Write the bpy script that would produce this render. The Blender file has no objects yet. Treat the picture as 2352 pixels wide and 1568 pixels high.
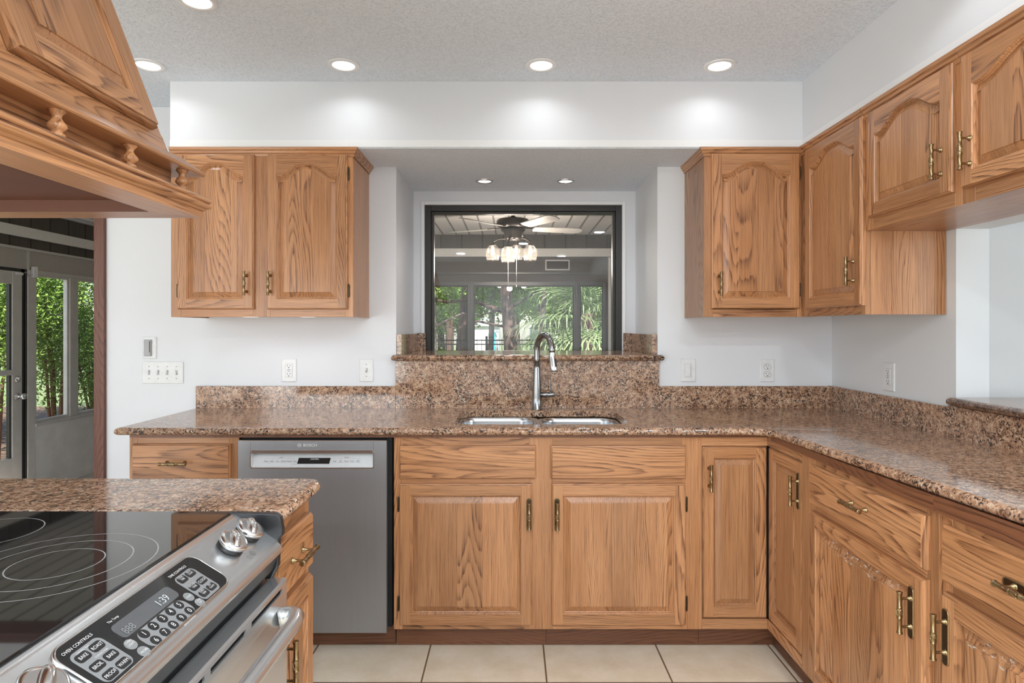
import bpy, bmesh, math, random
from mathutils import Vector, Matrix
rnd = random.Random(7)
S = bpy.context.scene
# ------------------------------------------------------------------ camera, world, sun, light, exposure
EYE = 1.31
cam = bpy.data.cameras.new('camera'); cam_o = bpy.data.objects.new('camera', cam)
S.collection.objects.link(cam_o); S.camera = cam_o
cam_o.location = (0, 0, EYE); cam_o.rotation_euler = (math.radians(90), 0, 0)
cam.sensor_width = 36; cam.lens = 1404 / 2352 * 36; cam.shift_y = -30 / 2352
cam.clip_start = 0.05; cam.clip_end = 300
S.view_settings.view_transform = 'Standard'; S.view_settings.look = 'None'
S.view_settings.gamma = 1; S.view_settings.use_curve_mapping = False
S.view_settings.exposure = 0.0
w = bpy.data.worlds.new('world'); S.world = w; w.use_nodes = True
nt = w.node_tree; nt.nodes.clear()
sky = nt.nodes.new('ShaderNodeTexSky'); sky.sky_type = 'NISHITA'; sky.sun_disc = False
sky.sun_elevation = math.radians(52); sky.sun_rotation = math.radians(187); sky.air_density = 1.0
bg = nt.nodes.new('ShaderNodeBackground'); bg.inputs[1].default_value = 0.32
wo = nt.nodes.new('ShaderNodeOutputWorld')
nt.links.new(sky.outputs[0], bg.inputs[0]); nt.links.new(bg.outputs[0], wo.inputs[0])


def light(name, kind, loc, energy, color=(1, 1, 1), target=None, parent=None, **kw):
    l = bpy.data.lights.new(name, kind); l.energy = energy; l.color = color
    for k, v in kw.items(): setattr(l, k, v)
    o = bpy.data.objects.new(name, l); S.collection.objects.link(o); o.location = loc
    if target is not None:
        o.rotation_euler = (Vector(target) - Vector(loc)).to_track_quat('-Z', 'Y').to_euler()
    if parent is not None: o.parent = parent; o.location = Vector(loc) - parent.location
    return o


light('sun', 'SUN', (0, 0, 10), 14.0, (1, .95, .87), target=(-.12, 1.0, 8.85), angle=math.radians(.6))
# soft fill lamps added out of view: rear left, next room, left side
light('rear_fill', 'AREA', (-2.55, -2.75, 1.1), 75, (.90, .965, 1), target=(-.3, 3, 1.0), shape='RECTANGLE', size=2.0, size_y=2.0)
light('dining_fill', 'AREA', (4.0, .2, 1.4), 38, (.86, .955, 1), target=(1.7, 1.0, 1.3), shape='RECTANGLE', size=1.8, size_y=1.5)
light('hall_fill', 'AREA', (-3.6, .6, 1.4), 5, (.88, .955, 1), target=(0, 1.5, 1.45), shape='RECTANGLE', size=2.0, size_y=1.4)

# front fill discs added at ceiling height above and behind the camera, without fixtures
for lx, ly, le in ((1.0, .40, 17), (.15, -.55, 34), (-.75, -1.6, 34), (.75, -1.9, 30)):
    light('ceiling_fill', 'AREA', (lx, ly, 2.41), le, (.86, .95, 1), target=(lx, ly, 0), shape='DISK', size=.12)

# ------------------------------------------------------------------ node helpers / materials
MATS = {}


class NT:
    def __init__(s, name):
        s.m = bpy.data.materials.new(name); s.m.use_nodes = True; s.t = s.m.node_tree; s.t.nodes.clear(); MATS[name] = s.m
        s.out = s.n('ShaderNodeOutputMaterial')

    def n(s, kind, inp=None, **kw):
        nd = s.t.nodes.new(kind)
        for k, v in kw.items(): setattr(nd, k, v)
        for k, v in (inp or {}).items():
            if isinstance(v, bpy.types.NodeSocket): s.t.links.new(v, nd.inputs[k])
            else: nd.inputs[k].default_value = v
        return nd

    def math(s, op, a, b=0.0, c=0.0, clamp=False):
        return s.n('ShaderNodeMath', {0: a, 1: b, 2: c}, operation=op, use_clamp=clamp).outputs[0]

    def mix(s, f, a, b, blend='MIX'):
        nd = s.n('ShaderNodeMix', data_type='RGBA', blend_type=blend)
        for i, v in ((0, f), (6, a), (7, b)):
            if isinstance(v, bpy.types.NodeSocket): s.t.links.new(v, nd.inputs[i])
            else: nd.inputs[i].default_value = v if i == 0 else (tuple(v) + (1,))[:4]
        return nd.outputs[2]

    def ramp(s, f, stops, interp='LINEAR'):
        nd = s.n('ShaderNodeValToRGB', {0: f}); cr = nd.color_ramp; cr.interpolation = interp
        while len(cr.elements) < len(stops): cr.elements.new(.5)
        for e, (p, c) in zip(cr.elements, stops):
            e.position = p; e.color = (c, c, c, 1) if isinstance(c, (int, float)) else tuple(c) + (1,)
        return nd.outputs[0]

    def noise(s, vec, scale, detail=2, rough=.5, dist=0.0):
        return s.n('ShaderNodeTexNoise', {'Vector': vec, 'Scale': scale, 'Detail': detail, 'Roughness': rough, 'Distortion': dist}).outputs[0]

    def bsdf(s, col, rough=.5, metal=0.0, bump=None, bstr=.2, bdist=.002, **kw):
        b = s.n('ShaderNodeBsdfPrincipled')
        d = {'Base Color': col, 'Roughness': rough, 'Metallic': metal}; d.update(kw)
        for k, v in d.items():
            if isinstance(v, bpy.types.NodeSocket): s.t.links.new(v, b.inputs[k])
            elif isinstance(v, tuple) and len(v) == 3: b.inputs[k].default_value = v + (1,)
            else: b.inputs[k].default_value = v
        if bump is not None:
            bn = s.n('ShaderNodeBump', {'Height': bump, 'Strength': bstr, 'Distance': bdist})
            s.t.links.new(bn.outputs[0], b.inputs['Normal'])
        s.t.links.new(b.outputs[0], s.out.inputs[0])
        return b

    def pos(s): return s.n('ShaderNodeNewGeometry').outputs['Position']


def scaled(T, v, sc):
    return T.n('ShaderNodeVectorMath', {0: v, 1: sc}, operation='MULTIPLY').outputs[0]


def mat_paint(name, col, bscale=90, bstr=.08, rough=.6, cvar=.02):
    T = NT(name); p = T.pos(); n = T.noise(p, bscale, 3)
    big = T.noise(p, 1.3, 2)
    c = T.mix(big, tuple(x * (1 - cvar) for x in col), tuple(min(1, x * (1 + cvar)) for x in col))
    T.bsdf(c, rough, bump=n, bstr=bstr, bdist=.002)


def mat_simple(name, col, rough=.4, metal=0.0, nscale=40, var=.08, bstr=.0, **kw):
    T = NT(name); p = T.pos(); n = T.noise(p, nscale, 3)
    c = T.mix(n, tuple(x * (1 - var) for x in col), tuple(min(1, x * (1 + var)) for x in col))
    T.bsdf(c, rough, metal, bump=n if bstr else None, bstr=bstr, **kw)


mat_paint('wall_paint', (.775, .785, .815))
mat_paint('trim_paint', (.86, .86, .865), rough=.35)
mat_paint('plaster_rough', (.775, .787, .80), bscale=22, bstr=.35)
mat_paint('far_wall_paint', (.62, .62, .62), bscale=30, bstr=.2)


def mat_popcorn():
    T = NT('ceiling_texture'); p = T.pos()
    v = T.n('ShaderNodeTexVoronoi', {'Vector': p, 'Scale': 150.0}).outputs['Distance']
    n = T.noise(p, 95, 4, .6)
    h = T.ramp(T.math('ADD', T.math('MULTIPLY', v, .35), n), [(.45, 0), (.72, 1)])
    T.bsdf(T.mix(h, (.735, .785, .86), (.835, .885, .96)), .85, bump=h, bstr=.55, bdist=.004)


mat_popcorn()


def mat_oak(name, light_c, mid_c, dark_c, rough=.33):
    T = NT(name)
    g = T.n('ShaderNodeAttribute', attribute_name='grain').outputs['Vector']
    ti = T.n('ShaderNodeAttribute', attribute_name='tint').outputs['Fac']
    # growth rings: contour bands of a smooth field stretched along the grain
    f = T.noise(scaled(T, g, (.95, 6.0, 6.0)), 1.0, 1.2, .35)
    f2 = T.noise(scaled(T, g, (4.0, 60, 60)), 1.0, 3, .6)
    sg = T.n('ShaderNodeSeparateXYZ', {0: g}).outputs
    # some boards are plain sawn (wide arches), others nearly straight grained
    kf = T.math('FRACT', T.math('MULTIPLY', T.math('ADD', ti, 1.0), 3.7)); k = T.math('MULTIPLY', kf, 290.0)
    ph = T.math('ADD', T.math('MULTIPLY', f, 31.0), T.math('MULTIPLY', f2, .8))
    ph = T.math('ADD', ph, T.math('MULTIPLY', T.math('ADD', sg[1], T.math('MULTIPLY', sg[2], .4)), k))
    saw = T.math('FRACT', ph)
    band = T.ramp(saw, [(0.0, 0), (.40, .06), (.72, .55), (.90, 1), (1.0, 0)])
    pores = T.noise(scaled(T, g, (9, 520, 520)), 1.0, 2, .6)
    pr = T.ramp(pores, [(.50, 0), (.72, 1)])
    fib = T.noise(scaled(T, g, (3.5, 130, 130)), 1.0, 3, .6)
    fr = T.ramp(fib, [(.3, 0), (.7, 1)])
    blot = T.noise(scaled(T, g, (1.2, 9, 9)), 1.0, 2)
    band = T.math('MULTIPLY', T.math('MULTIPLY', band, T.math('ADD', T.math('MULTIPLY', fr, .8), .35)), T.math('SUBTRACT', 1.05, T.math('MULTIPLY', kf, .48)))
    amt = T.math('ADD', T.math('MULTIPLY', band, .68), T.math('MULTIPLY', fr, .24))
    amt = T.math('ADD', amt, T.math('MULTIPLY', pr, T.math('ADD', T.math('MULTIPLY', band, .45), .30)), clamp=True)
    c = T.mix(T.ramp(blot, [(.3, 0), (.7, 1)]), light_c, mid_c)
    c = T.mix(amt, c, dark_c)
    val = T.math('ADD', T.math('MULTIPLY', ti, .16), 1.0)
    hs = T.n('ShaderNodeHueSaturation', {'Hue': .5, 'Saturation': 1.0, 'Value': val, 'Fac': 1.0, 'Color': c}).outputs[0]
    T.bsdf(hs, rough, bump=T.math('MULTIPLY', amt, -1), bstr=.10, bdist=.001, **{'Coat Weight': .10, 'Coat Roughness': .22})


mat_oak('oak', (.635, .318, .148), (.50, .228, .094), (.115, .039, .016))
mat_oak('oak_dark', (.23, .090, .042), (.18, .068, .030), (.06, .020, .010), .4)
mat_oak('door_casing_wood', (.17, .062, .035), (.14, .048, .028), (.055, .018, .012), .4)


def mat_granite():
    T = NT('granite'); p = T.pos()
    warp = T.n('ShaderNodeVectorMath', {0: p, 1: scaled(T, T.n('ShaderNodeTexNoise', {'Vector': p, 'Scale': 30.0, 'Detail': 2.0}).outputs[1], (.02, .02, .02))}, operation='ADD').outputs[0]
    n1 = T.noise(warp, 60, 4, .65)
    base = T.ramp(n1, [(.33, (.11, .054, .033)), (.43, (.34, .185, .112)), (.53, (.50, .295, .185)), (.67, (.65, .47, .33))])
    clus = T.noise(p, 14, 3, .6)
    sp = T.noise(warp, 135, 3, .6)
    dk = T.ramp(T.math('ADD', sp, T.math('MULTIPLY', clus, .38)), [(.735, 0), (.785, 1)])
    c = T.mix(dk, base, (.035, .025, .022))
    sp2 = T.noise(T.n('ShaderNodeVectorMath', {0: warp, 1: (7.3, 2.1, 5.5)}, operation='ADD').outputs[0], 105, 2, .5)
    lt = T.ramp(T.math('SUBTRACT', sp2, T.math('MULTIPLY', clus, -.15)), [(.735, 0), (.78, 1)])
    c = T.mix(lt, c, (.70, .60, .47))
    sp3 = T.noise(T.n('ShaderNodeVectorMath', {0: warp, 1: (1.3, 9.1, 3.5)}, operation='ADD').outputs[0], 170, 2, .5)
    c = T.mix(T.ramp(sp3, [(.60, 0), (.64, .75)]), c, (.10, .055, .040))
    T.bsdf(c, .09, **{'Specular IOR Level': .6})


mat_granite()


def mat_steel(name, col=(.55, .56, .57), axis=(1, 1, 160), rough=.28, metal=1.0):
    T = NT(name); p = T.pos()
    n = T.noise(scaled(T, p, axis), 1.0, 3, .6)
    r = T.math('ADD', T.math('MULTIPLY', n, .14), rough - .07)
    T.bsdf(T.mix(n, tuple(x * .93 for x in col), tuple(min(1, x * 1.05) for x in col)), r, metal, bump=n, bstr=.02, bdist=.0005)


mat_steel('stainless', (.36, .37, .385), (260, 260, 4), .36, .75)
mat_steel('stainless_bright', (.72, .73, .74), (3, 3, 3), .20)
mat_steel('stainless_panel', (.70, .71, .72), (120, 3, 120), .24, .85)
mat_steel('stainless_bowl', (.66, .67, .68), (4, 4, 160), .22)
mat_steel('faucet_metal', (.33, .33, .335), (60, 60, 60), .22)
T = NT('worn_finish'); p = T.pos(); n = T.noise(scaled(T, p, (60, 60, 160)), 1.0, 4, .7)
tr = T.n('ShaderNodeBsdfTransparent'); df = T.n('ShaderNodeBsdfDiffuse', {0: (.80, .70, .60, 1)})
mx = T.n('ShaderNodeMixShader', {0: T.ramp(n, [(.56, 0), (.64, .8)]), 1: tr.outputs[0], 2: df.outputs[0]}); T.t.links.new(mx.outputs[0], T.out.inputs[0])
mat_steel('chrome', (.78, .78, .79), (20, 20, 20), .22)
mat_simple('antique_brass', (.33, .235, .125), .30, 1.0, nscale=220, var=.35)
mat_simple('brass_dark', (.10, .072, .045), .38, 1.0, nscale=200, var=.3)
mat_simple('black_plastic', (.018, .018, .020), .38)
mat_simple('grey_enamel', (.05, .052, .055), .30)
mat_simple('black_gap', (.006, .006, .006), .8)
mat_simple('white_plastic', (.80, .80, .80), .35)
mat_simple('grey_plastic', (.42, .42, .43), .4)
mat_simple('slot_dark', (.05, .05, .05), .6)
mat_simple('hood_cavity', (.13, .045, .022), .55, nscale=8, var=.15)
mat_simple('bronze_frame', (.035, .031, .027), .35, .3)
mat_simple('sunroom_metal', (.62, .60, .57), .38, .15, nscale=12, var=.12)
mat_simple('sunroom_dark', (.05, .048, .045), .4, .3)
mat_simple('kick_metal', (.86, .84, .81), .32, .2, nscale=5, var=.2)
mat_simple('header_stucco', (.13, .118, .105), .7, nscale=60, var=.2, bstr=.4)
mat_simple('header_stucco_lit', (.44, .415, .38), .6, nscale=60, var=.2, bstr=.4)  # paler copy of the stucco, the left side's brighter light put in
mat_simple('mullion_grey', (.15, .147, .143), .4, .3)
mat_simple('band_white', (.80, .78, .74), .5)
mat_simple('ceiling_plank', (.88, .87, .85), .5)
mat_simple('plank_joint', (.34, .33, .32), .6)
mat_simple('sunroom_floor', (.55, .52, .48), .5)
mat_simple('fan_dark', (.045, .038, .033), .35, .6)
mat_simple('fan_blade', (.60, .58, .55), .4)
mat_simple('iron', (.02, .02, .02), .5)
mat_simple('white_siding', (.85, .86, .88), .6)
mat_simple('teal_paint', (.05, .35, .38), .5)
mat_simple('grey_roof', (.30, .31, .33), .7)
mat_simple('gasket_white', (.55, .56, .58), .4)
mat_simple('disp_grey', (.11, .112, .118), .12)
mat_simple('pad_grey', (.26, .265, .27), .35)
mat_simple('print_white', (.80, .80, .80), .5)
mat_simple('print_grey', (.40, .41, .42), .5)
mat_simple('print_dark', (.03, .03, .03), .5)
mat_simple('digit_glow', (.62, .64, .66), .4)
mat_simple('control_strip', (.62, .63, .64), .35, .25)

T = NT('siding'); p = T.pos()
s_ = T.n('ShaderNodeSeparateXYZ', {0: p})
a_ = T.math('ADD', s_.outputs[0], s_.outputs[1])
gr = T.ramp(T.math('FRACT', T.math('MULTIPLY', a_, 4.2)), [(0, 0), (.05, 1), (.95, 1), (1, 0)])
nn = T.noise(scaled(T, p, (30, 30, 2)), 1.0, 4, .6)
T.bsdf(T.mix(gr, (.012, .010, .009), T.mix(nn, (.055, .046, .038), (.13, .112, .092))), .6, bump=gr, bstr=.5)

T = NT('black_glass'); T.bsdf((.012, .012, .013), .035, **{'Coat Weight': .5, 'Coat Roughness': .02})
T = NT('ring_print'); T.bsdf((.34, .34, .34), .25)

T = NT('floor_tile'); p = T.pos(); s_ = T.n('ShaderNodeSeparateXYZ', {0: p})
gx = T.math('ABSOLUTE', T.math('SUBTRACT', T.math('FRACT', T.math('DIVIDE', T.math('ADD', s_.outputs[0], .3365 + .4655 * 40), .4655)), .5))
gy = T.math('ABSOLUTE', T.math('SUBTRACT', T.math('FRACT', T.math('DIVIDE', T.math('ADD', s_.outputs[1], -2.262 + .4655 * 40), .4655)), .5))
gm = T.ramp(T.math('MAXIMUM', gx, gy), [(.4915, 0), (.4945, 1)])
tn = T.noise(p, 7, 6, .65); tn2 = T.noise(p, 60, 3, .6)
tc = T.mix(T.ramp(tn, [(.35, 0), (.65, 1)]), (.72, .61, .46), (.84, .75, .62))
tc = T.mix(T.math('MULTIPLY', tn2, .35), tc, (.62, .50, .36))
T.bsdf(T.mix(gm, tc, (.16, .085, .045)), T.math('ADD', .30, T.math('MULTIPLY', gm, .5)), bump=T.math('MULTIPLY', gm, -1), bstr=.5)


def mat_glass(name, tint=(1, 1, 1), refl=1.0):
    T = NT(name)
    fr = T.n('ShaderNodeFresnel', {'IOR': T.math('ADD', 1.5, T.math('MULTIPLY', T.n('ShaderNodeNewGeometry').outputs['Backfacing'], 1 / 1.5 - 1.5))}).outputs[0]
    tr = T.n('ShaderNodeBsdfTransparent', {0: tint + (1,)}); gl = T.n('ShaderNodeBsdfGlossy', {'Roughness': .01})
    mx = T.n('ShaderNodeMixShader', {0: T.math('MULTIPLY', fr, refl), 1: tr.outputs[0], 2: gl.outputs[0]})
    T.t.links.new(mx.outputs[0], T.out.inputs[0])


mat_glass('window_glass', (.97, .97, .97), .85)
T = NT('clear_glass'); tr = T.n('ShaderNodeBsdfTransparent', {0: (1, .97, .93, 1)}); tl = T.n('ShaderNodeBsdfTranslucent', {0: (1, .93, .85, 1)}); gl = T.n('ShaderNodeBsdfGlossy', {'Roughness': .15})
m1 = T.n('ShaderNodeMixShader', {0: .035, 1: tr.outputs[0], 2: tl.outputs[0]}); m2 = T.n('ShaderNodeMixShader', {0: .10, 1: m1.outputs[0], 2: gl.outputs[0]}); T.t.links.new(m2.outputs[0], T.out.inputs[0])


def mat_emit(name, col, strength):
    T = NT(name); e = T.n('ShaderNodeEmission', {0: col + (1,), 1: strength}); T.t.links.new(e.outputs[0], T.out.inputs[0])


mat_emit('lamp_lens', (1, .99, .97), 3.5)
mat_emit('spot_lens', (1, .99, .96), 6.0)
mat_emit('bulb_warm', (1, .62, .32), 5.0)
mat_emit('puck_lens', (1, .97, .92), 3.0)


def mat_leaf(name, c1, c2, c3, scale=6.0):
    T = NT(name); p = T.pos()
    n = T.noise(p, scale, 4, .7); n2 = T.n('ShaderNodeTexWhiteNoise', {0: T.n('ShaderNodeVectorMath', {0: scaled(T, p, (22, 22, 22))}, operation='FLOOR').outputs[0]}).outputs[0]
    c = T.mix(T.ramp(n, [(.35, 0), (.65, 1)]), c1, c2); c = T.mix(T.math('MULTIPLY', n2, .55), c, c3)
    b = T.n('ShaderNodeBsdfPrincipled', {'Base Color': c, 'Roughness': .42})
    tl = T.n('ShaderNodeBsdfTranslucent', {0: c})
    mx = T.n('ShaderNodeMixShader', {0: .28, 1: b.outputs[0], 2: tl.outputs[0]})
    T.t.links.new(mx.outputs[0], T.out.inputs[0])


mat_leaf('leaf_bright', (.08, .20, .025), (.20, .36, .05), (.45, .55, .16))
mat_leaf('leaf_mid', (.035, .11, .02), (.11, .24, .04), (.26, .38, .10))
mat_leaf('leaf_dark', (.015, .045, .015), (.05, .11, .035), (.14, .22, .08))
mat_leaf('leaf_purple', (.06, .012, .03), (.16, .035, .08), (.25, .08, .12))
mat_leaf('leaf_palm', (.05, .12, .03), (.16, .26, .09), (.55, .62, .36), 14)
mat_leaf('grass', (.16, .26, .06), (.30, .38, .12), (.42, .42, .20), 2.0)


def mat_bark(name, c1, c2):
    T = NT(name); p = T.pos(); n = T.noise(scaled(T, p, (14, 14, 3)), 1.0, 5, .7)
    T.bsdf(T.mix(T.ramp(n, [(.35, 0), (.65, 1)]), c1, c2), .85, bump=n, bstr=.9, bdist=.03)


mat_bark('bark_brown', (.018, .010, .008), (.13, .082, .062))
mat_bark('bark_pale', (.06, .042, .038), (.30, .23, .21))
mat_bark('stem_brown', (.12, .06, .035), (.28, .15, .09))
mat_bark('mulch', (.05, .028, .018), (.20, .13, .08))

# ------------------------------------------------------------------ mesh builder
X, Y, Z = Vector((1, 0, 0)), Vector((0, 1, 0)), Vector((0, 0, 1))
WORLD = (Vector((0, 0, 0)), X, Y, Z)


def frame(o, u, v):
    u = Vector(u).normalized(); v = Vector(v).normalized()
    return (Vector(o), u, v, u.cross(v))


class MB:
    def __init__(s, F=WORLD):
        s.bm = bmesh.new(); s.g = s.bm.loops.layers.float_vector.new('grain'); s.t = s.bm.faces.layers.float.new('tint')
        s.F = F; s.cache = {}; s.off = (0, 0, 0); s.tint = 0

    def new(s):
        s.cache = {}; s.off = tuple(rnd.uniform(0, 20) for _ in range(3)); s.tint = rnd.uniform(-1, 1); return s

    def vert(s, p):
        k = (round(p[0] * 2e5), round(p[1] * 2e5), round(p[2] * 2e5))
        v = s.cache.get(k)
        if v is None:
            O, U, V, W = s.F
            v = s.bm.verts.new(O + U * p[0] + V * p[1] + W * p[2]); s.cache[k] = v
        return v

    def poly(s, pts, mat=0, grain='v', smooth=False):
        vs = []
        for p in pts:
            v = s.vert(p)
            if v not in vs: vs.append(v)
        if len(vs) < 3: return None
        try: f = s.bm.faces.new(vs)
        except ValueError: return None
        f.material_index = mat; f.smooth = smooth; f[s.t] = s.tint
        s.setg(f, grain); return f

    def setg(s, f, grain, off=None):
        O, U, V, W = s.F; off = off or s.off
        if isinstance(grain, str): a, b, c = {'u': (U, V, W), 'v': (V, U, W), 'w': (W, U, V)}[grain]
        else:
            a = (U * grain[0] + V * grain[1] + W * grain[2]).normalized()
            b = a.orthogonal().normalized(); c = a.cross(b)
        for l in f.loops:
            co = l.vert.co
            l[s.g] = (co.dot(a) + off[0], co.dot(b) + off[1], co.dot(c) + off[2])

    def box(s, u0, u1, v0, v1, w0, w1, mat=0, grain=None, fresh=True):
        if grain is None: grain = 'w' if s.F is WORLD else 'v'
        if fresh: s.new()
        u0, u1 = min(u0, u1), max(u0, u1); v0, v1 = min(v0, v1), max(v0, v1); w0, w1 = min(w0, w1), max(w0, w1)
        c = [(u, v, w_) for w_ in (w0, w1) for v in (v0, v1) for u in (u0, u1)]
        for q in ((0, 2, 3, 1), (4, 5, 7, 6), (0, 1, 5, 4), (2, 6, 7, 3), (0, 4, 6, 2), (1, 3, 7, 5)):
            s.poly([c[i] for i in q], mat, grain)
        return s

    def rings(s, loops, mat=0, grain='v', smooth=False, closed=True, cap0=False, cap1=False, mats=None):
        n = len(loops[0])
        for k in range(len(loops) - 1):
            A, B = loops[k], loops[k + 1]
            for i in range(n if closed else n - 1):
                j = (i + 1) % n
                s.poly([A[i], A[j], B[j], B[i]], mats[k] if mats else mat, grain, smooth)
        if cap0: s.poly(list(reversed(loops[0])), mats[0] if mats else mat, grain)
        if cap1: s.poly(loops[-1], mats[-1] if mats else mat, grain)

    def lathe(s, o, axis, prof, n=20, mat=0, smooth=True, fresh=True, mats=None, grain='v', cap=True):
        """prof: [(r, h)] about axis (local vector) from o."""
        if fresh: s.new()
        a = Vector(axis).normalized(); b = a.orthogonal().normalized(); c = a.cross(b); o = Vector(o)
        L = []
        for r, h in prof:
            r = max(r, 1e-4)
            L.append([tuple(o + a * h + (b * math.cos(t) + c * math.sin(t)) * r) for t in [2 * math.pi * i / n for i in range(n)]])
        s.rings(L, mat, grain, smooth, cap0=cap, cap1=cap, mats=mats)
        return s

    def tube(s, pts, rad, n=12, mat=0, cap=True, grain='v', flat=1.0):
        s.new(); pts = [Vector(p) for p in pts]; L = []; prev = None
        for i, p in enumerate(pts):
            d = (pts[min(i + 1, len(pts) - 1)] - pts[max(i - 1, 0)]).normalized()
            b = d.orthogonal().normalized() if prev is None else (prev - d * prev.dot(d)).normalized()
            prev = b; c = d.cross(b); r = rad[i] if isinstance(rad, (list, tuple)) else rad
            L.append([tuple(p + (b * math.cos(t) + c * math.sin(t) * flat) * r) for t in [2 * math.pi * k / n for k in range(n)]])
        s.rings(L, mat, grain, True, cap0=cap, cap1=cap)
        return s

    def sweep(s, path, prof, closed=False, mat=0, caps=True, smooth=False):
        """path: 2D points (u, v); prof: [(out, w)] out = to the right of the path."""
        s.new(); n = len(path)
        L = [[(p[0], p[1], h) for p in offs(path, d, closed)] for d, h in prof]
        for i in range(n if closed else n - 1):
            j = (i + 1) % n
            d = Vector((path[j][0] - path[i][0], path[j][1] - path[i][1], 0)).normalized()
            s.off = tuple(rnd.uniform(0, 20) for _ in range(3)); s.tint = rnd.uniform(-.8, .8)
            for k in range(len(prof) - 1):
                s.poly([L[k][i], L[k][j], L[k + 1][j], L[k + 1][i]], mat, d, smooth)
        if caps and not closed:
            s.poly([l[0] for l in L], mat, 'w'); s.poly([l[-1] for l in reversed(L)], mat, 'w')
        return s

    def build(s, name, mats, parent=None, bevel=0, label=None, seg=2):
        me = bpy.data.meshes.new(name)
        bmesh.ops.recalc_face_normals(s.bm, faces=s.bm.faces[:])
        o = bpy.data.objects.new(name, me); S.collection.objects.link(o)
        base = Vector((0, 0, 0))
        if parent is not None:
            o.parent = parent; base = ROOT.get(parent.name, Vector((0, 0, 0)))
        ROOT[o.name] = base
        if base.length: bmesh.ops.translate(s.bm, verts=s.bm.verts[:], vec=-base)
        s.bm.to_mesh(me); s.bm.free()
        for m in (mats if isinstance(mats, (list, tuple)) else [mats]): me.materials.append(MATS[m])
        if bevel:
            b = o.modifiers.new('b', 'BEVEL'); b.width = bevel; b.segments = seg; b.limit_method = 'ANGLE'; b.angle_limit = math.radians(40)
            b.harden_normals = False
        if label: o['label'] = label
        return o


ROOT = {}


def offs(P, d, closed=True):
    """offset a polyline to the right of its direction by d."""
    n = len(P); out = []
    for i in range(n):
        segs = []
        if closed or i > 0: segs.append((P[i - 1], P[i]))
        if closed or i < n - 1: segs.append((P[i], P[(i + 1) % n]))
        ns = []
        for a, b in segs:
            dx, dy = b[0] - a[0], b[1] - a[1]; l = math.hypot(dx, dy) or 1
            ns.append((dy / l, -dx / l))
        if len(ns) == 1: m = ns[0]; k = 1
        else:
            m = (ns[0][0] + ns[1][0], ns[0][1] + ns[1][1]); l = math.hypot(*m) or 1; m = (m[0] / l, m[1] / l)
            k = 1 / max(.3, m[0] * ns[0][0] + m[1] * ns[0][1])
        out.append((P[i][0] + m[0] * d * k, P[i][1] + m[1] * d * k))
    return out


def rrect(u0, u1, v0, v1, r, n=6):
    P = []
    for cx, cy, a0 in ((u1 - r, v0 + r, -90), (u1 - r, v1 - r, 0), (u0 + r, v1 - r, 90), (u0 + r, v0 + r, 180)):
        for i in range(n + 1):
            a = math.radians(a0 + 90 * i / n); P.append((cx + r * math.cos(a), cy + r * math.sin(a)))
    return P   # ccw


def thing(name, label, cat, loc, group=None):
    o = bpy.data.objects.new(name, None); S.collection.objects.link(o); o.location = loc; o.empty_display_size = .05
    o['label'] = label; o['category'] = cat
    if group: o['group'] = group
    ROOT[o.name] = Vector(loc); return o


def tag(o, label, cat, group=None, kind=None):
    o['label'] = label; o['category'] = cat
    if group: o['group'] = group
    if kind: o['kind'] = kind
    return o


def struct(o, label=None):
    o['kind'] = 'structure'
    if label: o['label'] = label
    return o


def sbox(name, boxes, mat, label=None, bevel=0, parent=None):
    m = MB()
    for b in boxes: m.box(*b)
    o = m.build(name, mat, parent, bevel=bevel)
    if parent is None: struct(o, label)
    return o


def text_part(name, items, mats, parent, F, label=None):
    """items: (string, u, v, size, matindex, w[, align][, xscale]); text lies in the plane of F."""
    bm = bmesh.new(); text_into(bm, items, F)
    base = ROOT.get(parent.name, Vector((0, 0, 0)))
    bmesh.ops.translate(bm, verts=bm.verts[:], vec=-base)
    me = bpy.data.meshes.new(name); bm.to_mesh(me); bm.free()
    for m in mats: me.materials.append(MATS[m])
    o = bpy.data.objects.new(name, me); S.collection.objects.link(o); o.parent = parent; ROOT[o.name] = base
    if label: o['label'] = label
    return o


def text_into(bm, items, F):
    O, U, V, W = F
    for it in items:
        st, u, v, size, mi, w_ = it[:6]; al = it[6] if len(it) > 6 else 'CENTER'; xs = it[7] if len(it) > 7 else 1.0
        cu = bpy.data.curves.new('t', 'FONT'); cu.body = st; cu.size = size; cu.align_x = al; cu.align_y = 'CENTER'; cu.resolution_u = 3
        to = bpy.data.objects.new('t', cu); S.collection.objects.link(to)
        bpy.context.view_layer.update()
        me = bpy.data.meshes.new_from_object(to.evaluated_get(bpy.context.evaluated_depsgraph_get()))
        n0 = len(bm.verts); f0 = len(bm.faces); bm.from_mesh(me); bm.verts.ensure_lookup_table(); bm.faces.ensure_lookup_table()
        for vv in bm.verts[n0:]:
            c = vv.co.copy(); vv.co = O + U * (u + c.x * xs) + V * (v + c.y) + W * w_
        for ff in bm.faces[f0:]: ff.material_index = mi
        bpy.data.objects.remove(to); bpy.data.meshes.remove(me); bpy.data.curves.remove(cu)
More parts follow.
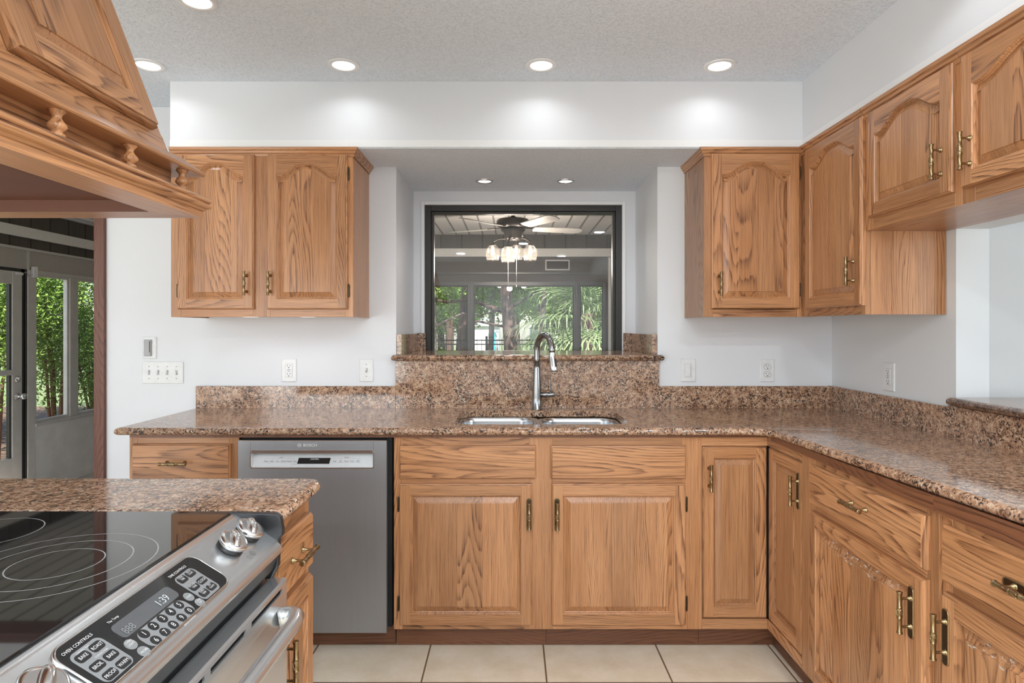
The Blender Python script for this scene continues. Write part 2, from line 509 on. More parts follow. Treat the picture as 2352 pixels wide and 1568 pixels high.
# ------------------------------------------------------------------ room shell
CZ = 2.428; SZ = 2.13
sbox('floor', [(-3.7, 1.66, -2.9, 3.19, -.05, 0)], 'floor_tile', 'beige square ceramic floor tiles with brown grout')
sbox('ceiling', [(-3.7, 1.80, -2.9, 3.19, CZ, CZ + .06)], 'ceiling_texture', 'grey-white popcorn textured ceiling')
sbox('wall_back', [(-2.05, -.585, 3.09, 3.19, -.2, CZ), (.735, 1.617, 3.09, 3.19, -.2, CZ), (-.585, .735, 3.09, 3.19, -.2, 1.148),
                   (-3.7, -2.05, 3.09, 3.19, 2.10, CZ), (-3.7, -3.25, 3.09, 3.19, -.2, 2.10)], 'wall_paint', 'white painted back wall')
sbox('wall_recess', [(-.685, -.585, 3.19, 3.74, 1.0, CZ), (.735, .835, 3.19, 3.74, 1.0, CZ), (-.585, -.521, 3.64, 3.74, 1.0, SZ),
                     (.656, .735, 3.64, 3.74, 1.0, SZ), (-.521, .656, 3.64, 3.74, 2.046, SZ), (-.521, .656, 3.64, 3.74, 1.0, 1.148)],
     'wall_paint', 'white walls of the deep window recess over the sink')
sbox('wall_soffit', [(-1.548, 1.315, 2.768, 3.09, SZ, CZ), (-.685, .835, 3.09, 3.74, SZ + .002, CZ), (1.315, 1.617, -2.9, 3.09, SZ, CZ)], 'wall_paint',
     'white boxed soffit above the wall cabinets')
sbox('ceiling_soffit', [(-.72, .872, 2.772, 3.64, SZ - .004, SZ)], 'ceiling_texture', 'textured underside of the soffit over the sink')
m = MB(); m.box(-1.548, 1.311, 2.764, 2.768, SZ, SZ + .032); m.box(1.311, 1.315, -2.8, 2.764, SZ, SZ + .032)
struct(m.build('trim_1', 'trim_paint'), 'narrow white band along the lower edge of the soffit')
sbox('wall_right', [(1.617, 1.738, 2.226, 3.19, 0, CZ), (1.617, 1.738, .25, 2.226, 0, 1.028), (1.617, 1.738, .25, 2.226, 1.673, CZ), (1.617, 1.738, -2.9, .25, 0, CZ)],
     'plaster_rough', 'white right wall with a pass-through opening')
sbox('wall_dining', [(1.738, 4.1, 2.236, 2.336, 0, CZ), (4.1, 4.2, -2.9, -.8, 0, CZ), (4.1, 4.2, 1.2, 2.336, 0, CZ), (4.1, 4.2, -.8, 1.2, 0, .6), (4.1, 4.2, -.8, 1.2, 2.1, CZ), (1.738, 4.1, -3.0, -2.9, 0, CZ)],
     'far_wall_paint', 'grey wall of the next room seen through the pass-through')
sbox('ceiling_dining', [(1.80, 4.2, -2.9, 2.336, CZ, CZ + .06)], 'ceiling_texture')
sbox('floor_dining', [(1.66, 4.2, -2.9, 2.336, -.05, 0)], 'floor_tile')
sbox('wall_left', [(-3.8, -3.7, -2.9, -.5, 0, CZ), (-3.8, -3.7, 1.7, 3.19, 0, CZ), (-3.8, -3.7, -.5, 1.7, 0, .7), (-3.8, -3.7, -.5, 1.7, 2.1, CZ)], 'wall_paint')
sbox('wall_rear', [(-3.8, -3.6, -3.0, -2.9, 0, CZ), (-1.6, 1.80, -3.0, -2.9, 0, CZ), (-3.6, -1.6, -3.0, -2.9, 2.3, CZ), (-1.55, -1.6, -3.0, -2.9, 0, .5)], 'wall_paint')  # left opening made up to go with the rear fill lamp
m = MB(); m.box(-2.102, -2.05, 3.07, 3.21, -.2, 2.10)
m.box(-3.25, -3.20, 3.07, 3.21, -.2, 2.10); m.box(-3.20, -2.102, 3.07, 3.21, 2.05, 2.10, 0, 'u')
struct(m.build('trim_2', 'door_casing_wood', bevel=.003), 'dark red-brown wooden casing of the opening to the sunroom')

# kitchen window
m = MB()
for b in ((-.521, -.485, 3.655, 3.735, 1.148, 2.046), (.620, .656, 3.655, 3.735, 1.148, 2.046), (-.485, .620, 3.655, 3.735, 2.012, 2.046), (-.485, .620, 3.655, 3.735, 1.148, 1.176)):
    m.box(*b)
# inner stepped glazing bead
for b in ((-.485, -.470, 3.675, 3.725, 1.16, 2.012), (.605, .620, 3.675, 3.725, 1.16, 2.012), (-.470, .605, 3.675, 3.725, 1.998, 2.012)):
    m.box(*b)
win = struct(m.build('window_1', 'bronze_frame', bevel=.002), 'dark bronze framed picture window over the kitchen sink')
m = MB(); m.box(-.472, .607, 3.698, 3.703, 1.18, 2.000); m.build('window_pane', 'window_glass', win)
m = MB()
for b in ((-.540, -.521, 3.632, 3.64, 1.178, 2.066), (.656, .675, 3.632, 3.64, 1.178, 2.066), (-.521, .656, 3.632, 3.64, 2.046, 2.066)): m.box(*b)
struct(m.build('trim_3', 'trim_paint', bevel=.002), 'thin white casing around the kitchen window')


# ------------------------------------------------------------------ joinery
def outer_edge(m, u0, u1, v0, v1, t, mat=0, grain='v'):
    def R(d, w_): return [(u0 + d, v0 + d, w_), (u1 - d, v0 + d, w_), (u1 - d, v1 - d, w_), (u0 + d, v1 - d, w_)]
    # sides: left/right vertical grain, top/bottom horizontal
    prof = [(0, 0), (0, t * .55), (.0015, t * .72), (.0045, t * .78), (.0055, t)]
    for k in range(len(prof) - 1):
        A, B = R(*prof[k]), R(*prof[k + 1])
        for i in range(4):
            j = (i + 1) % 4
            m.poly([A[i], A[j], B[j], B[i]], mat, 'v' if i in (1, 3) else 'u')
    m.poly(list(reversed(R(0, 0))), mat, grain)
    return .0055


def door_mesh(F, u0, u1, v0, v1, arch=0.0, st=.044, rail=.046, top=None, t=.02, w0=0.0):
    O, U, V, W = F; F = (O + W * w0, U, V, W)
    m = MB(F); m.new(); e = outer_edge(m, u0, u1, v0, v1, t)
    top = top or (.094 if arch else rail)
    a, b, c = u0 + st, u1 - st, v0 + rail
    P = [(a, c), (b, c)]
    ys = v1 - top
    if arch:
        N = 28
        for i in range(N + 1):
            s_ = i / N; u = b + (a - b) * s_; q = 1 - abs(2 * s_ - 1)
            g = min(1, max(0, (q - .12) / .74)) ** .85; h = .5 - .5 * math.cos(math.pi * g)
            P.append((u, ys + arch * h))
    else: P += [(b, ys), (a, ys)]
    # frame faces
    m.new(); m.poly([(u0 + e, v0 + e, t), (a, v0 + e, t), (a, v1 - e, t), (u0 + e, v1 - e, t)], 0, 'v')
    m.new(); m.poly([(b, v0 + e, t), (u1 - e, v0 + e, t), (u1 - e, v1 - e, t), (b, v1 - e, t)], 0, 'v')
    m.new(); m.poly([(a, v0 + e, t), (b, v0 + e, t), (b, c, t), (a, c, t)], 0, 'u')
    m.new(); tp = P[2:]
    for i in range(len(tp) - 1):
        p, q = tp[i], tp[i + 1]
        m.poly([(p[0], p[1], t), (p[0], v1 - e, t), (q[0], v1 - e, t), (q[0], q[1], t)], 0, 'u')
    # sticking, groove, raised bevel, field
    prof = [(0, t), (.0012, t - .003), (.004, t - .0042), (.0055, t - .010), (.0085, t - .0115), (.0085, t - .0140)]
    L = [[(x, y, w_) for x, y in offs(P, -d)] for d, w_ in prof]
    m.new(); m.rings(L, 0, 'v')
    m.new()
    prof2 = [(.0085, t - .0140), (.0105, t - .0140), (.030, t - .0055), (.0305, t - .003), (.0325, t - .0022)]
    L2 = [[(x, y, w_) for x, y in offs(P, -d)] for d, w_ in prof2]
    n0 = set(m.bm.faces)
    m.rings(L2, 0, 'v'); m.poly(L2[-1], 0, 'v')
    # glued-up boards across the panel
    cuts = []; u = a + rnd.uniform(.05, .11)
    while u < b - .04: cuts.append(u); u += rnd.uniform(.065, .12)
    Fo, FU, FV, FW = F
    for cu in cuts:
        fs = [f for f in m.bm.faces if f not in n0]
        geom = fs + list({e_ for f in fs for e_ in f.edges}) + list({v_ for f in fs for v_ in f.verts})
        bmesh.ops.bisect_plane(m.bm, geom=geom, plane_co=Fo + FU * cu, plane_no=FU, dist=1e-6)
    offl = [tuple(rnd.uniform(0, 20) for _ in range(3)) for _ in range(len(cuts) + 1)]; tl = [rnd.uniform(-.9, .9) for _ in range(len(cuts) + 1)]
    for f in m.bm.faces:
        if f in n0: continue
        uu = (f.calc_center_median() - Fo).dot(FU); k = sum(uu > c_ for c_ in cuts)
        m.setg(f, 'v', offl[k]); f[m.t] = tl[k]
    return m


def slab_front(F, u0, u1, v0, v1, t=.02, grain='u'):
    m = MB(F); m.new(); m.tint = rnd.choice([-.446, -.17, .098, .368]); e = outer_edge(m, u0, u1, v0, v1, t, grain=grain)
    m.poly([(u0 + e, v0 + e, t), (u1 - e, v0 + e, t), (u1 - e, v1 - e, t), (u0 + e, v1 - e, t)], 0, grain)
    return m


def pull(F, u, v, w0, parent, horiz=False, plate=False, name='pull_handle'):
    """antique brass pull: turned bar on two flared posts, optional backplate."""
    m = MB(F); ax = (1, 0, 0) if horiz else (0, 1, 0); so = .030
    L = .054
    pr = [(.0055, -L), (.0073, -L + .0006), (.0073, -L + .0028), (.0058, -L + .0034), (.0070, -L + .0050), (.0058, -L + .0066), (.0058, -.0150), (.0067, -.0142), (.0067, -.0126), (.0055, -.0118),
          (.0068, -.0080), (.0060, -.0045), (.0070, 0), (.0060, .0045), (.0068, .0080), (.0055, .0118), (.0067, .0126), (.0067, .0142), (.0058, .0150), (.0058, L - .0066), (.0070, L - .0050), (.0058, L - .0034),
          (.0073, L - .0028), (.0073, L - .0006), (.0055, L), (.0008, L + .0004)]
    pr = [(.0008, -L - .0004)] + pr
    m.lathe((u, v, w0 + so), ax, pr, 16)
    for s_ in (-.036, .036):
        o = (u + s_, v, w0) if horiz else (u, v + s_, w0)
        m.lathe(o, (0, 0, 1), [(.0078, 0), (.0078, .0022), (.0060, .0030), (.0064, .0045), (.0050, .0062), (.0034, .0105), (.0030, .016), (.0036, .024), (.0042, so)], 14)
    # twisted rope relief on the middle
    for k in range(6):
        a0 = k * math.pi / 3; pts = []
        for i in range(5):
            a = a0 + i * .32; h = -.010 + i * .005
            q = (math.cos(a) * .0066, math.sin(a) * .0066)
            pts.append((u + h, v + q[0], w0 + so + q[1]) if horiz else (u + q[0], v + h, w0 + so + q[1]))
        m.tube(pts, .0011, 5)
    o = m.build(name, 'antique_brass', parent)
    if plate:
        m = MB(F); hw, hh = .0115, .067
        P = rrect(u - hh, u + hh, v - hw, v + hw, .0105, 6) if horiz else rrect(u - hw, u + hw, v - hh, v + hh, .0105, 6)
        m.new(); m.rings([[(x, y, w0 + w_) for x, y in offs(P, -d)] for d, w_ in ((0, 0), (0, .0018), (.0010, .0030), (.0022, .0030), (.0034, .0020), (.0048, .0020))], 0, cap1=True, mats=[0, 0, 0, 1, 1, 1])
        m.build('backplate', ['antique_brass', 'brass_dark'], parent)
    return o


def hinge(F, u, v, w0, parent):
    m = MB(F); m.lathe((u, v - .028, w0 + .006), (0, 1, 0), [(.002, -.003), (.0032, 0), (.0036, .002), (.0036, .054), (.0032, .056), (.002, .059)], 10)
    m.box(u - .004, u + .004, v - .024, v + .024, w0 + .001, w0 + .006)
    return m.build('hinge', 'brass_dark', parent)


def door(root, F, u0, u1, v0, v1, arch=0.0, pu=None, plate=False, hg=None, w0=0.0, t=.02, **kw):
    """door part with pull and hinges as its own pieces. pu=(u, v); hg=u of hinge side."""
    m = door_mesh(F, u0, u1, v0, v1, arch, w0=w0, t=t, **kw)
    d = m.build('door', 'oak', root)
    if pu: pull(F, pu[0], pu[1], w0 + t, d, plate=plate)
    if hg is not None:
        for v in (v0 + .085, v1 - .085): hinge(F, hg, v, max(0, w0), d)
    return d


def face_frame(root, F, stiles, rails, t=.018, name='face_frame'):
    """stiles: (u0,u1,v0,v1); rails the same; front at w=0."""
    m = MB(F)
    for b in stiles: m.box(b[0], b[1], b[2], b[3], -t, 0, 0, 'v')
    for b in rails: m.box(b[0], b[1], b[2], b[3], -t, 0, 0, 'u')
    return m.build(name, 'oak', root, bevel=.0008, seg=1)


UB = 1.362; UT = 2.128
CROWN = [(0, 2.090), (.004, 2.090), (.006, 2.100), (.012, 2.104), (.014, 2.112), (.020, 2.117), (.022, 2.128), (0, 2.128)]
# back wall frames: u = x, v = z, w towards the camera
FU_ = frame((0, 2.775, 0), X, Z)          # upper cabinets
FB_ = frame((0, 2.49, 0), X, Z)           # base cabinets
FRU = frame((1.315, 0, 0), -Y, Z)         # upper right run, u = -y
FRB = frame((1.042, 0, 0), -Y, Z)         # base right run

# --- upper left double cabinet
c = thing('wall_cabinet', 'oak double-door wall cabinet left of the window, two arched panel doors', 'cabinet', (-1.134, 2.93, UB), 'oak wall cabinets')
m = MB(); m.box(-1.548, -1.532, 2.793, 3.088, UB, UT - .002); m.box(-.738, -.722, 2.793, 3.088, UB, UT - .002); m.box(-1.532, -.738, 2.793, 3.088, UB + .012, UB + .024, 0, 'u')
m.box(-1.532, -.738, 2.793, 3.088, UT - .02, UT - .002, 0, 'u'); m.box(-1.532, -.738, 3.076, 3.088, UB + .024, UT - .02)
m.build('carcass', 'oak', c)
face_frame(c, FU_, [(-1.548, -1.500, UB, UT), (-1.175, -1.097, UB, UT), (-.755, -.720, UB, UT)], [(-1.500, -1.175, UB, UB + .042), (-1.097, -.755, UB, UB + .042), (-1.500, -1.175, 2.085, UT), (-1.097, -.755, 2.085, UT)])
door(c, FU_, -1.512, -1.166, 1.396, 2.096, .055, pu=(-1.196, 1.512), hg=-1.516)
door(c, FU_, -1.106, -.744, 1.396, 2.096, .055, pu=(-1.089, 1.512), hg=-.740)
MB().sweep([(-1.548, 2.775), (-.720, 2.775), (-.720, 3.088)], CROWN).build('crown_molding', 'oak', c)

# --- upper corner cabinet (back wall leg + right wall leg)
c = thing('corner_wall_cabinet', 'tall oak corner wall cabinet right of the window, a door on each wall', 'cabinet', (1.25, 2.93, UB), 'oak wall cabinets')
m = MB(); m.box(.872, .888, 2.793, 3.088, UB, UT - .002); m.box(.888, 1.615, 2.793, 3.088, UB + .012, UB + .024, 0, 'u'); m.box(1.333, 1.615, 2.290, 2.793, UB + .012, UB + .024, 0, 'u')
m.box(1.333, 1.615, 2.274, 2.290, UB, UT - .002)
m.box(.888, 1.615, 3.076, 3.088, UB + .024, UT - .002)
m.build('carcass', 'oak', c)
face_frame(c, FU_, [(.872, .912, UB, UT), (1.285, 1.315, UB, UT)], [(.912, 1.285, UB, UB + .035), (.912, 1.285, 2.088, UT)])
face_frame(c, FRU, [(-2.775, -2.700, UB, UT), (-2.300, -2.274, UB, UT)], [(-2.700, -2.300, UB, UB + .035), (-2.700, -2.300, 2.088, UT)])
door(c, FU_, .902, 1.300, 1.400, 2.100, .055, pu=(.934, 1.510), hg=1.304)
door(c, FRU, -2.706, -2.272, 1.396, 2.100, .055, pu=(-2.318, 1.528), hg=None)
MB().sweep([(.872, 3.088), (.872, 2.775), (1.315, 2.775), (1.315, 2.274)], CROWN).build('crown_molding', 'oak', c)

# --- short cabinets over the pass-through
SB = 1.672
for y1, y0, dd, lab in ((2.272, 1.785, [(-2.232, -1.808, -1.845, -2.236)], 'short oak wall cabinet over the pass-through, next to the tall corner cabinet'),
                        (1.785, .62, [(-1.768, -1.235, -1.728, -1.231), (-1.205, -.67, -.71, -.666)], 'short oak wall cabinet over the pass-through, cut off by the picture edge')):
    c = thing('short_wall_cabinet', lab, 'cabinet', (1.46, (y0 + y1) / 2, SB), 'oak wall cabinets')
    m = MB(); m.box(1.333, 1.615, y0, y1, SB, SB + .014, 0, 'v'); m.box(1.333, 1.615, y1 - .016, y1 - .0005, SB + .014, UT - .002); m.box(1.333, 1.615, y0 + .0005, y0 + .016, SB + .014, UT - .002); m.box(1.603, 1.615, y0 + .016, y1 - .016, SB + .014, UT - .002)
    m.build('carcass', 'oak', c)
    st = [(-y1, -y1 + .050, SB, UT)] + ([(-y0 - .028, -y0, SB, UT)] if len(dd) == 1 else [(-1.245, -1.195, SB, UT), (-y0 - .05, -y0, SB, UT)])
    edges = sorted([s_[:2] for s_ in st]); rl = []
    for a, b in zip(edges[:-1], edges[1:]): rl += [(a[1], b[0], SB, SB + .055), (a[1], b[0], 2.086, UT)]
    face_frame(c, FRU, st, rl)
    for (a, b, pu_, hg_) in dd: door(c, FRU, a, b, 1.713, 2.096, .055, pu=(pu_, 1.812), hg=(hg_ if hg_ < -2 else None))
    MB().sweep([(1.315, y1 - .001), (1.315, y0)], CROWN).build('crown_molding', 'oak', c)

# ------------------------------------------------------------------ base cabinets
BZ, BT = .085, .880
# sink base
c = thing('sink_base_cabinet', 'oak sink base cabinet with two panelled doors under two false drawer fronts', 'cabinet', (.13, 2.78, 0), 'oak base cabinets')
m = MB(); m.box(-.481, -.465, 2.508, 3.085, BZ, BT); m.box(.755, .771, 2.508, 3.085, BZ, BT); m.box(-.465, .755, 2.508, 3.085, BZ, BZ + .016, 0, 'u'); m.box(-.465, .755, 3.07, 3.085, BZ + .016, BT)
m.build('carcass', 'oak', c)
face_frame(c, FB_, [(-.481, -.446, BZ, BT), (.070, .167, BZ, BT), (.694, .771, BZ, BT)],
           [(a, b, v0, v1) for a, b in ((-.446, .070), (.167, .694)) for v0, v1 in ((BZ, .118), (.672, .712), (.825, BT))])
door(c, FB_, -.456, .081, .1075, .681, pu=(.069, .557), plate=True, hg=-.462)
door(c, FB_, .162, .704, .1075, .681, pu=(.182, .557), plate=True, hg=.710)
slab_front(FB_, -.456, .097, .701, .834).build('drawer_front', 'oak', c)
slab_front(FB_, .158, .704, .701, .834).build('drawer_front', 'oak', c)
m = MB(); m.box(-.478, .14, 2.530, 2.545, .002, BZ, 0, 'u'); m.box(.141, .771, 2.530, 2.545, .002, BZ, 0, 'u')
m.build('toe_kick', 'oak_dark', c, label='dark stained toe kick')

# corner (lazy-susan) base
c = thing('corner_base_cabinet', 'oak corner base cabinet with two inset doors meeting at right angles', 'cabinet', (1.2, 2.7, 0), 'oak base cabinets')
m = MB(); m.box(.772, .788, 2.508, 3.085, BZ, BT); m.box(.788, 1.6, 3.07, 3.085, BZ, BT); m.box(1.06, 1.6, 2.150, 2.166, BZ, BT); m.box(.788, 1.6, 2.515, 3.07, BZ, BZ + .016, 0, 'u'); m.box(1.062, 1.6, 2.166, 2.515, BZ, BZ + .016, 0, 'u')
m.build('carcass', 'oak', c)
face_frame(c, FB_, [(.771, .774, BZ, BT)], [(.774, 1.042, BZ, .126), (.774, 1.042, .832, BT)])
face_frame(c, FRB, [(-2.197, -2.152, BZ, BT)], [(-2.49, -2.197, BZ, .126), (-2.49, -2.197, .832, BT)])
m = MB(); m.box(.774, 1.06, 2.510, 2.514, .126, .832); m.box(1.062, 1.066, 2.197, 2.51, .126, .832); m.build('gap_shade_sheet', 'black_gap', c)  # black sheets stand in for the shade behind the inset doors
door(c, FB_, .777, 1.040, .129, .829, pu=(.803, .705), w0=-.018, t=.0175)
door(c, FRB, -2.487, -2.200, .129, .829, pu=(-2.226, .718), plate=True, w0=-.018, t=.0175)
m = MB(); m.box(.772, 1.080, 2.530, 2.545, .002, BZ, 0, 'u'); m.box(1.080, 1.095, 2.152, 2.530, .002, BZ, 0, 'v')
m.build('toe_kick', 'oak_dark', c, label='dark stained toe kick')

# right run
far_ = lambda u: u < -2
for y1, y0, u0, u1, pd, pw, hg_, lab in ((2.1505, 1.4905, -2.107, -1.523, -1.565, -1.800, -2.113, 'oak base cabinet on the right with one drawer, beside the corner doors, scuffed panel top'),
                                    (1.490, .80, -1.458, -.860, -1.440, -1.205, None, 'oak base cabinet on the right cut by the picture edge, drawer with backplate pull')):
    c = thing('drawer_base_cabinet', lab, 'cabinet', (1.3, (y0 + y1) / 2, 0), 'oak base cabinets')
    m = MB(); m.box(1.06, 1.6, y1 - .018, y1 - .002, BZ, BT); m.box(1.06, 1.6, y0 + .001, y0 + .016, BZ, BT); m.box(1.06, 1.6, y0 + .016, y1 - .018, BZ, BZ + .016, 0, 'u')
    m.build('carcass', 'oak', c)
    face_frame(c, FRB, [(-y1, u0 + .012, BZ, BT), (u1 - .012, -y0, BZ, BT)], [(u0 + .012, u1 - .012, a, b) for a, b in ((BZ, .120), (.672, .722), (.830, BT))])
    far = u0 < -2
    dq = door(c, FRB, u0, u1, .1075, .683, pu=(pd, .583), plate=True, hg=hg_)
    m = MB(FRB); m.new(); ua, ub_ = (u0 + .078, u1 - .075) if far_(u0) else (u0 + .078, u0 + .30)
    m.poly([(ua, .597, .0183), (ub_, .597, .0183), (ub_, .6065, .0183), (ua, .6065, .0183)]); m.poly([(ua + .05, .6085, .0178), (ub_ - .02, .6085, .0178), (ub_ - .02, .634, .0110), (ua + .05, .634, .0110)])
    m.build('worn_patch', 'worn_finish', dq, label='pale worn streak along the panel top')
    d = slab_front(FRB, u0, u1, .708, .843).build('drawer', 'oak', c)
    pull(FRB, pw, .786, .02, d, horiz=True, plate=not far)
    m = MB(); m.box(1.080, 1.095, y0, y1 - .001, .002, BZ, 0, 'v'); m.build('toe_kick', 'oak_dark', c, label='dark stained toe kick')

# left base
c = thing('drawer_base_cabinet', 'narrow oak base cabinet left of the dishwasher, mostly behind the island', 'cabinet', (-1.33, 2.78, 0), 'oak base cabinets')
m = MB(); m.box(-1.558, -1.542, 2.508, 3.085, 0.0, BT); m.box(-1.130, -1.114, 2.508, 3.085, BZ, BT); m.box(-1.542, -1.130, 2.508, 3.085, BZ, BZ + .016, 0, 'u')
m.build('carcass', 'oak', c)
face_frame(c, FB_, [(-1.558, -1.525, BZ, BT), (-1.152, -1.112, BZ, BT)], [(-1.525, -1.152, a, b) for a, b in ((BZ, .12), (.672, .712), (.835, BT))])
d = slab_front(FB_, -1.538, -1.141, .700, .842).build('drawer', 'oak', c); pull(FB_, -1.357, .768, .02, d, horiz=True)
door(c, FB_, -1.538, -1.141, .1075, .681, pu=(-1.17, .557), plate=True)
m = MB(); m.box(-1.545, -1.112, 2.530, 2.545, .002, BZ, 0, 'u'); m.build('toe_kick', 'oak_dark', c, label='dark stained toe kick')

# ------------------------------------------------------------------ worktop
def lift(x, y):   # the right leg of the worktop has settled a touch towards the back corner
    return .020 * max(0, 2.44 - y) / 1.2 if x > .9 else 0.0


def slab(m, P, hole, z0, z1, r, lf=lambda x, y: 0):
    """stone slab with full bullnose edge; hole optional rounded outline."""
    m.new(); N = 8
    prof = []
    h = (z1 - z0) / 2; zc = (z0 + z1) / 2
    for i in range(N + 1):
        a = math.pi * i / N - math.pi / 2; prof.append((-r + r * math.cos(a), zc + h * math.sin(a)))
    L = [[(x, y, z + lf(x, y)) for x, y in offs(P, d)] for d, z in prof]
    m.rings(L, 0, 'u', True)
    for z, d in ((z1, prof[-1][0]), (z0, prof[0][0])):
        o = [(x, y, z + lf(x, y)) for x, y in offs(P, d)]
        if not hole: m.poly(o, 0, 'u'); continue
        hv = [m.vert((x, y, z)) for x, y in hole]; ov = [m.vert(p) for p in o]
        es = []
        for vs in (hv, ov):
            for i in range(len(vs)):
                e = m.bm.edges.get((vs[i], vs[(i + 1) % len(vs)])) or m.bm.edges.new((vs[i], vs[(i + 1) % len(vs)])); es.append(e)
        bmesh.ops.triangle_fill(m.bm, use_beauty=True, use_dissolve=False, edges=es)
    if hole: m.rings([[(x, y, z0) for x, y in hole], [(x, y, z1) for x, y in hole]], 0, 'u', False)


CT, CB = .912, .882
wt = thing('granite_worktop', 'speckled brown granite worktop along the back and right walls around the sink', 'countertop', (0, 2.76, CB))
n_in = []
for i in range(7):   # rounded inner corner
    a = math.radians(-90 - 90 * i / 6)   # from back run to right run
    n_in.append((.945 + .075 * math.cos(math.radians(90 - 90 * i / 6)), 2.365 + .075 * math.sin(math.radians(90 - 90 * i / 6))))
outl = [(-1.590, 3.088), (-1.590, 2.44)] + n_in + [(1.028, 2.0), (1.042, 1.5), (1.060, 1.0), (1.070, .70), (1.616, .70), (1.616, 1.6), (1.616, 2.3), (1.616, 3.088)]
m = MB(); slab(m, outl, rrect(-.243, .494, 2.535, 2.965, .085, 6), CB, CT, .015, lift); m.build('slab', 'granite', wt)
m = MB(); m.box(-1.588, -.5845, 3.068, 3.088, CT - .002, 1.020); m.build('backsplash', 'granite', wt, bevel=.001, seg=1)
m = MB(); m.box(-.584, .738, 3.066, 3.088, CT - .002, 1.147); m.build('backsplash', 'granite', wt, bevel=.001, seg=1, label='tall granite backsplash behind the sink')
m = MB(); m.box(.7385, 1.596, 3.068, 3.088, CT - .002, 1.020); m.build('backsplash', 'granite', wt, bevel=.001, seg=1)
m = MB(); m.new()
B_ = [(1.596, 3.088), (1.596, 2.24), (1.596, .70), (1.615, .70), (1.615, 2.24), (1.615, 3.088)]
for a, b, zt in ((3.088, 2.24, 1.022), (2.24, .70, 1.028)): m.box(1.596, 1.615, b, a, CT - .004, zt)
m.build('backsplash', 'granite', wt, bevel=.001, seg=1)
m = MB(); m.new()     # build-up strip under the right leg and back run
m.box(-1.55, 1.036, 2.478, 2.489, .868, CB); 
for a, b in ((2.44, 2.0), (2.0, 1.5), (1.5, 1.0), (1.0, .75)):
    za, zb = CB + lift(1, a), CB + lift(1, b)
    m.new(); A_ = [(1.034, a, .862), (1.034, b, .862), (1.034, b, zb), (1.034, a, za)]; B2 = [(x + .02, y, z) for x, y, z in A_]
    m.rings([A_, B2], 0, (0, 1, 0), cap0=True, cap1=True)
m.build('build_up_strip', 'oak_dark', wt)

# window ledge
lg = thing('granite_window_ledge', 'brown granite ledge running into the window recess above the sink', 'window ledge', (.08, 3.3, 1.148))
m = MB(); m.new(); slab(m, [(-.600, 3.030), (.756, 3.030), (.756, 3.089), (.733, 3.089), (.733, 3.655), (-.583, 3.655), (-.583, 3.089), (-.600, 3.089)], None, 1.148, 1.178, .014)
m.build('slab', 'granite', lg)
m = MB(); m.box(-.583, -.558, 3.092, 3.638, 1.178, 1.280); m.box(-.558, -.512, 3.615, 3.638, 1.178, 1.282); m.build('side_splash', 'granite', lg, bevel=.001, seg=1)
m = MB(); m.box(.708, .733, 3.092, 3.638, 1.178, 1.280); m.box(.660, .708, 3.615, 3.638, 1.178, 1.282); m.build('side_splash', 'granite', lg, bevel=.001, seg=1)

# pass-through ledge
m = MB(); slab(m, [(1.578, 2.224), (1.578, .26), (2.02, .26), (2.02, 2.224)], None, 1.030, 1.060, .014)
tag(m.build('granite_bar_ledge', 'granite'), 'raised brown granite bar ledge in the pass-through on the right wall', 'bar ledge')

# ------------------------------------------------------------------ sink
sk = thing('kitchen_sink', 'stainless steel double-bowl undermount sink in the granite worktop', 'sink', (.125, 2.75, .7))
for (a, b, z) in ((-.236, .106, .880), (.140, .487, .877)):
    m = MB(); m.new(); P = rrect(a, b, 2.545, 2.962, .075, 8)
    prof = [(.0165, z), (.002, z), (0, z - .001), (-.003, z - .004), (-.006, z - .02), (-.010, z - .155), (-.018, z - .172), (-.034, z - .182), (-.12, z - .186)]
    m.rings([[(x, y, h) for x, y in offs(P, d)] for d, h in prof], 0, smooth=True, cap1=True)
    bw = m.build('bowl', 'stainless_bowl', sk)
    m = MB(); m.lathe(((a + b) / 2, 2.76, z - .187), (0, 0, 1), [(.045, 0), (.045, .003), (.038, .004), (.034, .001), (.01, .001)], 24)
    m.build('drain', 'stainless_bright', bw)

# faucet
fc = thing('kitchen_faucet', 'brushed dark steel gooseneck faucet with pull-down spray head behind the sink', 'faucet', (.122, 3.0, CT))
m = MB(); m.lathe((.122, 3.0, CT), Z, [(.0265, 0), (.0265, .004), (.0240, .007), (.0236, .06), (.0215, .115), (.0178, .165), (.0158, .205), (.0150, .215)], 28)
m.build('body', 'faucet_metal', fc)
D = Vector((.418, -.908, 0)).normalized(); B0 = Vector((.122, 3.0, 0)); pts = [B0 + Z * 1.122, B0 + Z * 1.16]
R_ = .078
for i in range(19):
    a = math.pi * (1 - i / 18 * 1.02); pts.append(B0 + D * (R_ + R_ * math.cos(a)) + Z * (1.200 + R_ * math.sin(a)))
m = MB(); m.tube(pts, .0142, 20); m.build('spout', 'faucet_metal', fc)
e0 = pts[-1]; dirv = (pts[-1] - pts[-2]).normalized(); dirv = (dirv + D * .22).normalized()
m = MB(); m.lathe(e0, dirv, [(.0146, -.002), (.0152, 0), (.0152, .002), (.0148, .003), (.0165, .03), (.0178, .062), (.0178, .084), (.0160, .088), (.010, .089)], 24)
sh = m.build('spray_head', 'stainless_bright', fc)
m = MB(frame(e0 + dirv * .045 + Vector((.010, -.0145, 0)), dirv.cross(Vector((.3, -1, 0))).normalized(), dirv)); m.new()
P = rrect(-.0045, .0045, -.019, .019, .004, 4); m.rings([[(x, y, w_) for x, y in P] for w_ in (-.004, .003)], 0, cap0=True, cap1=True)
m.build('spray_button', 'black_plastic', sh)
m = MB(); m.lathe((.135, 3.0, .985), X, [(.0125, 0), (.0125, .038), (.0115, .040), (.0125, .042), (.0125, .072), (.0105, .075)], 24); m.build('handle_hub', 'faucet_metal', fc)
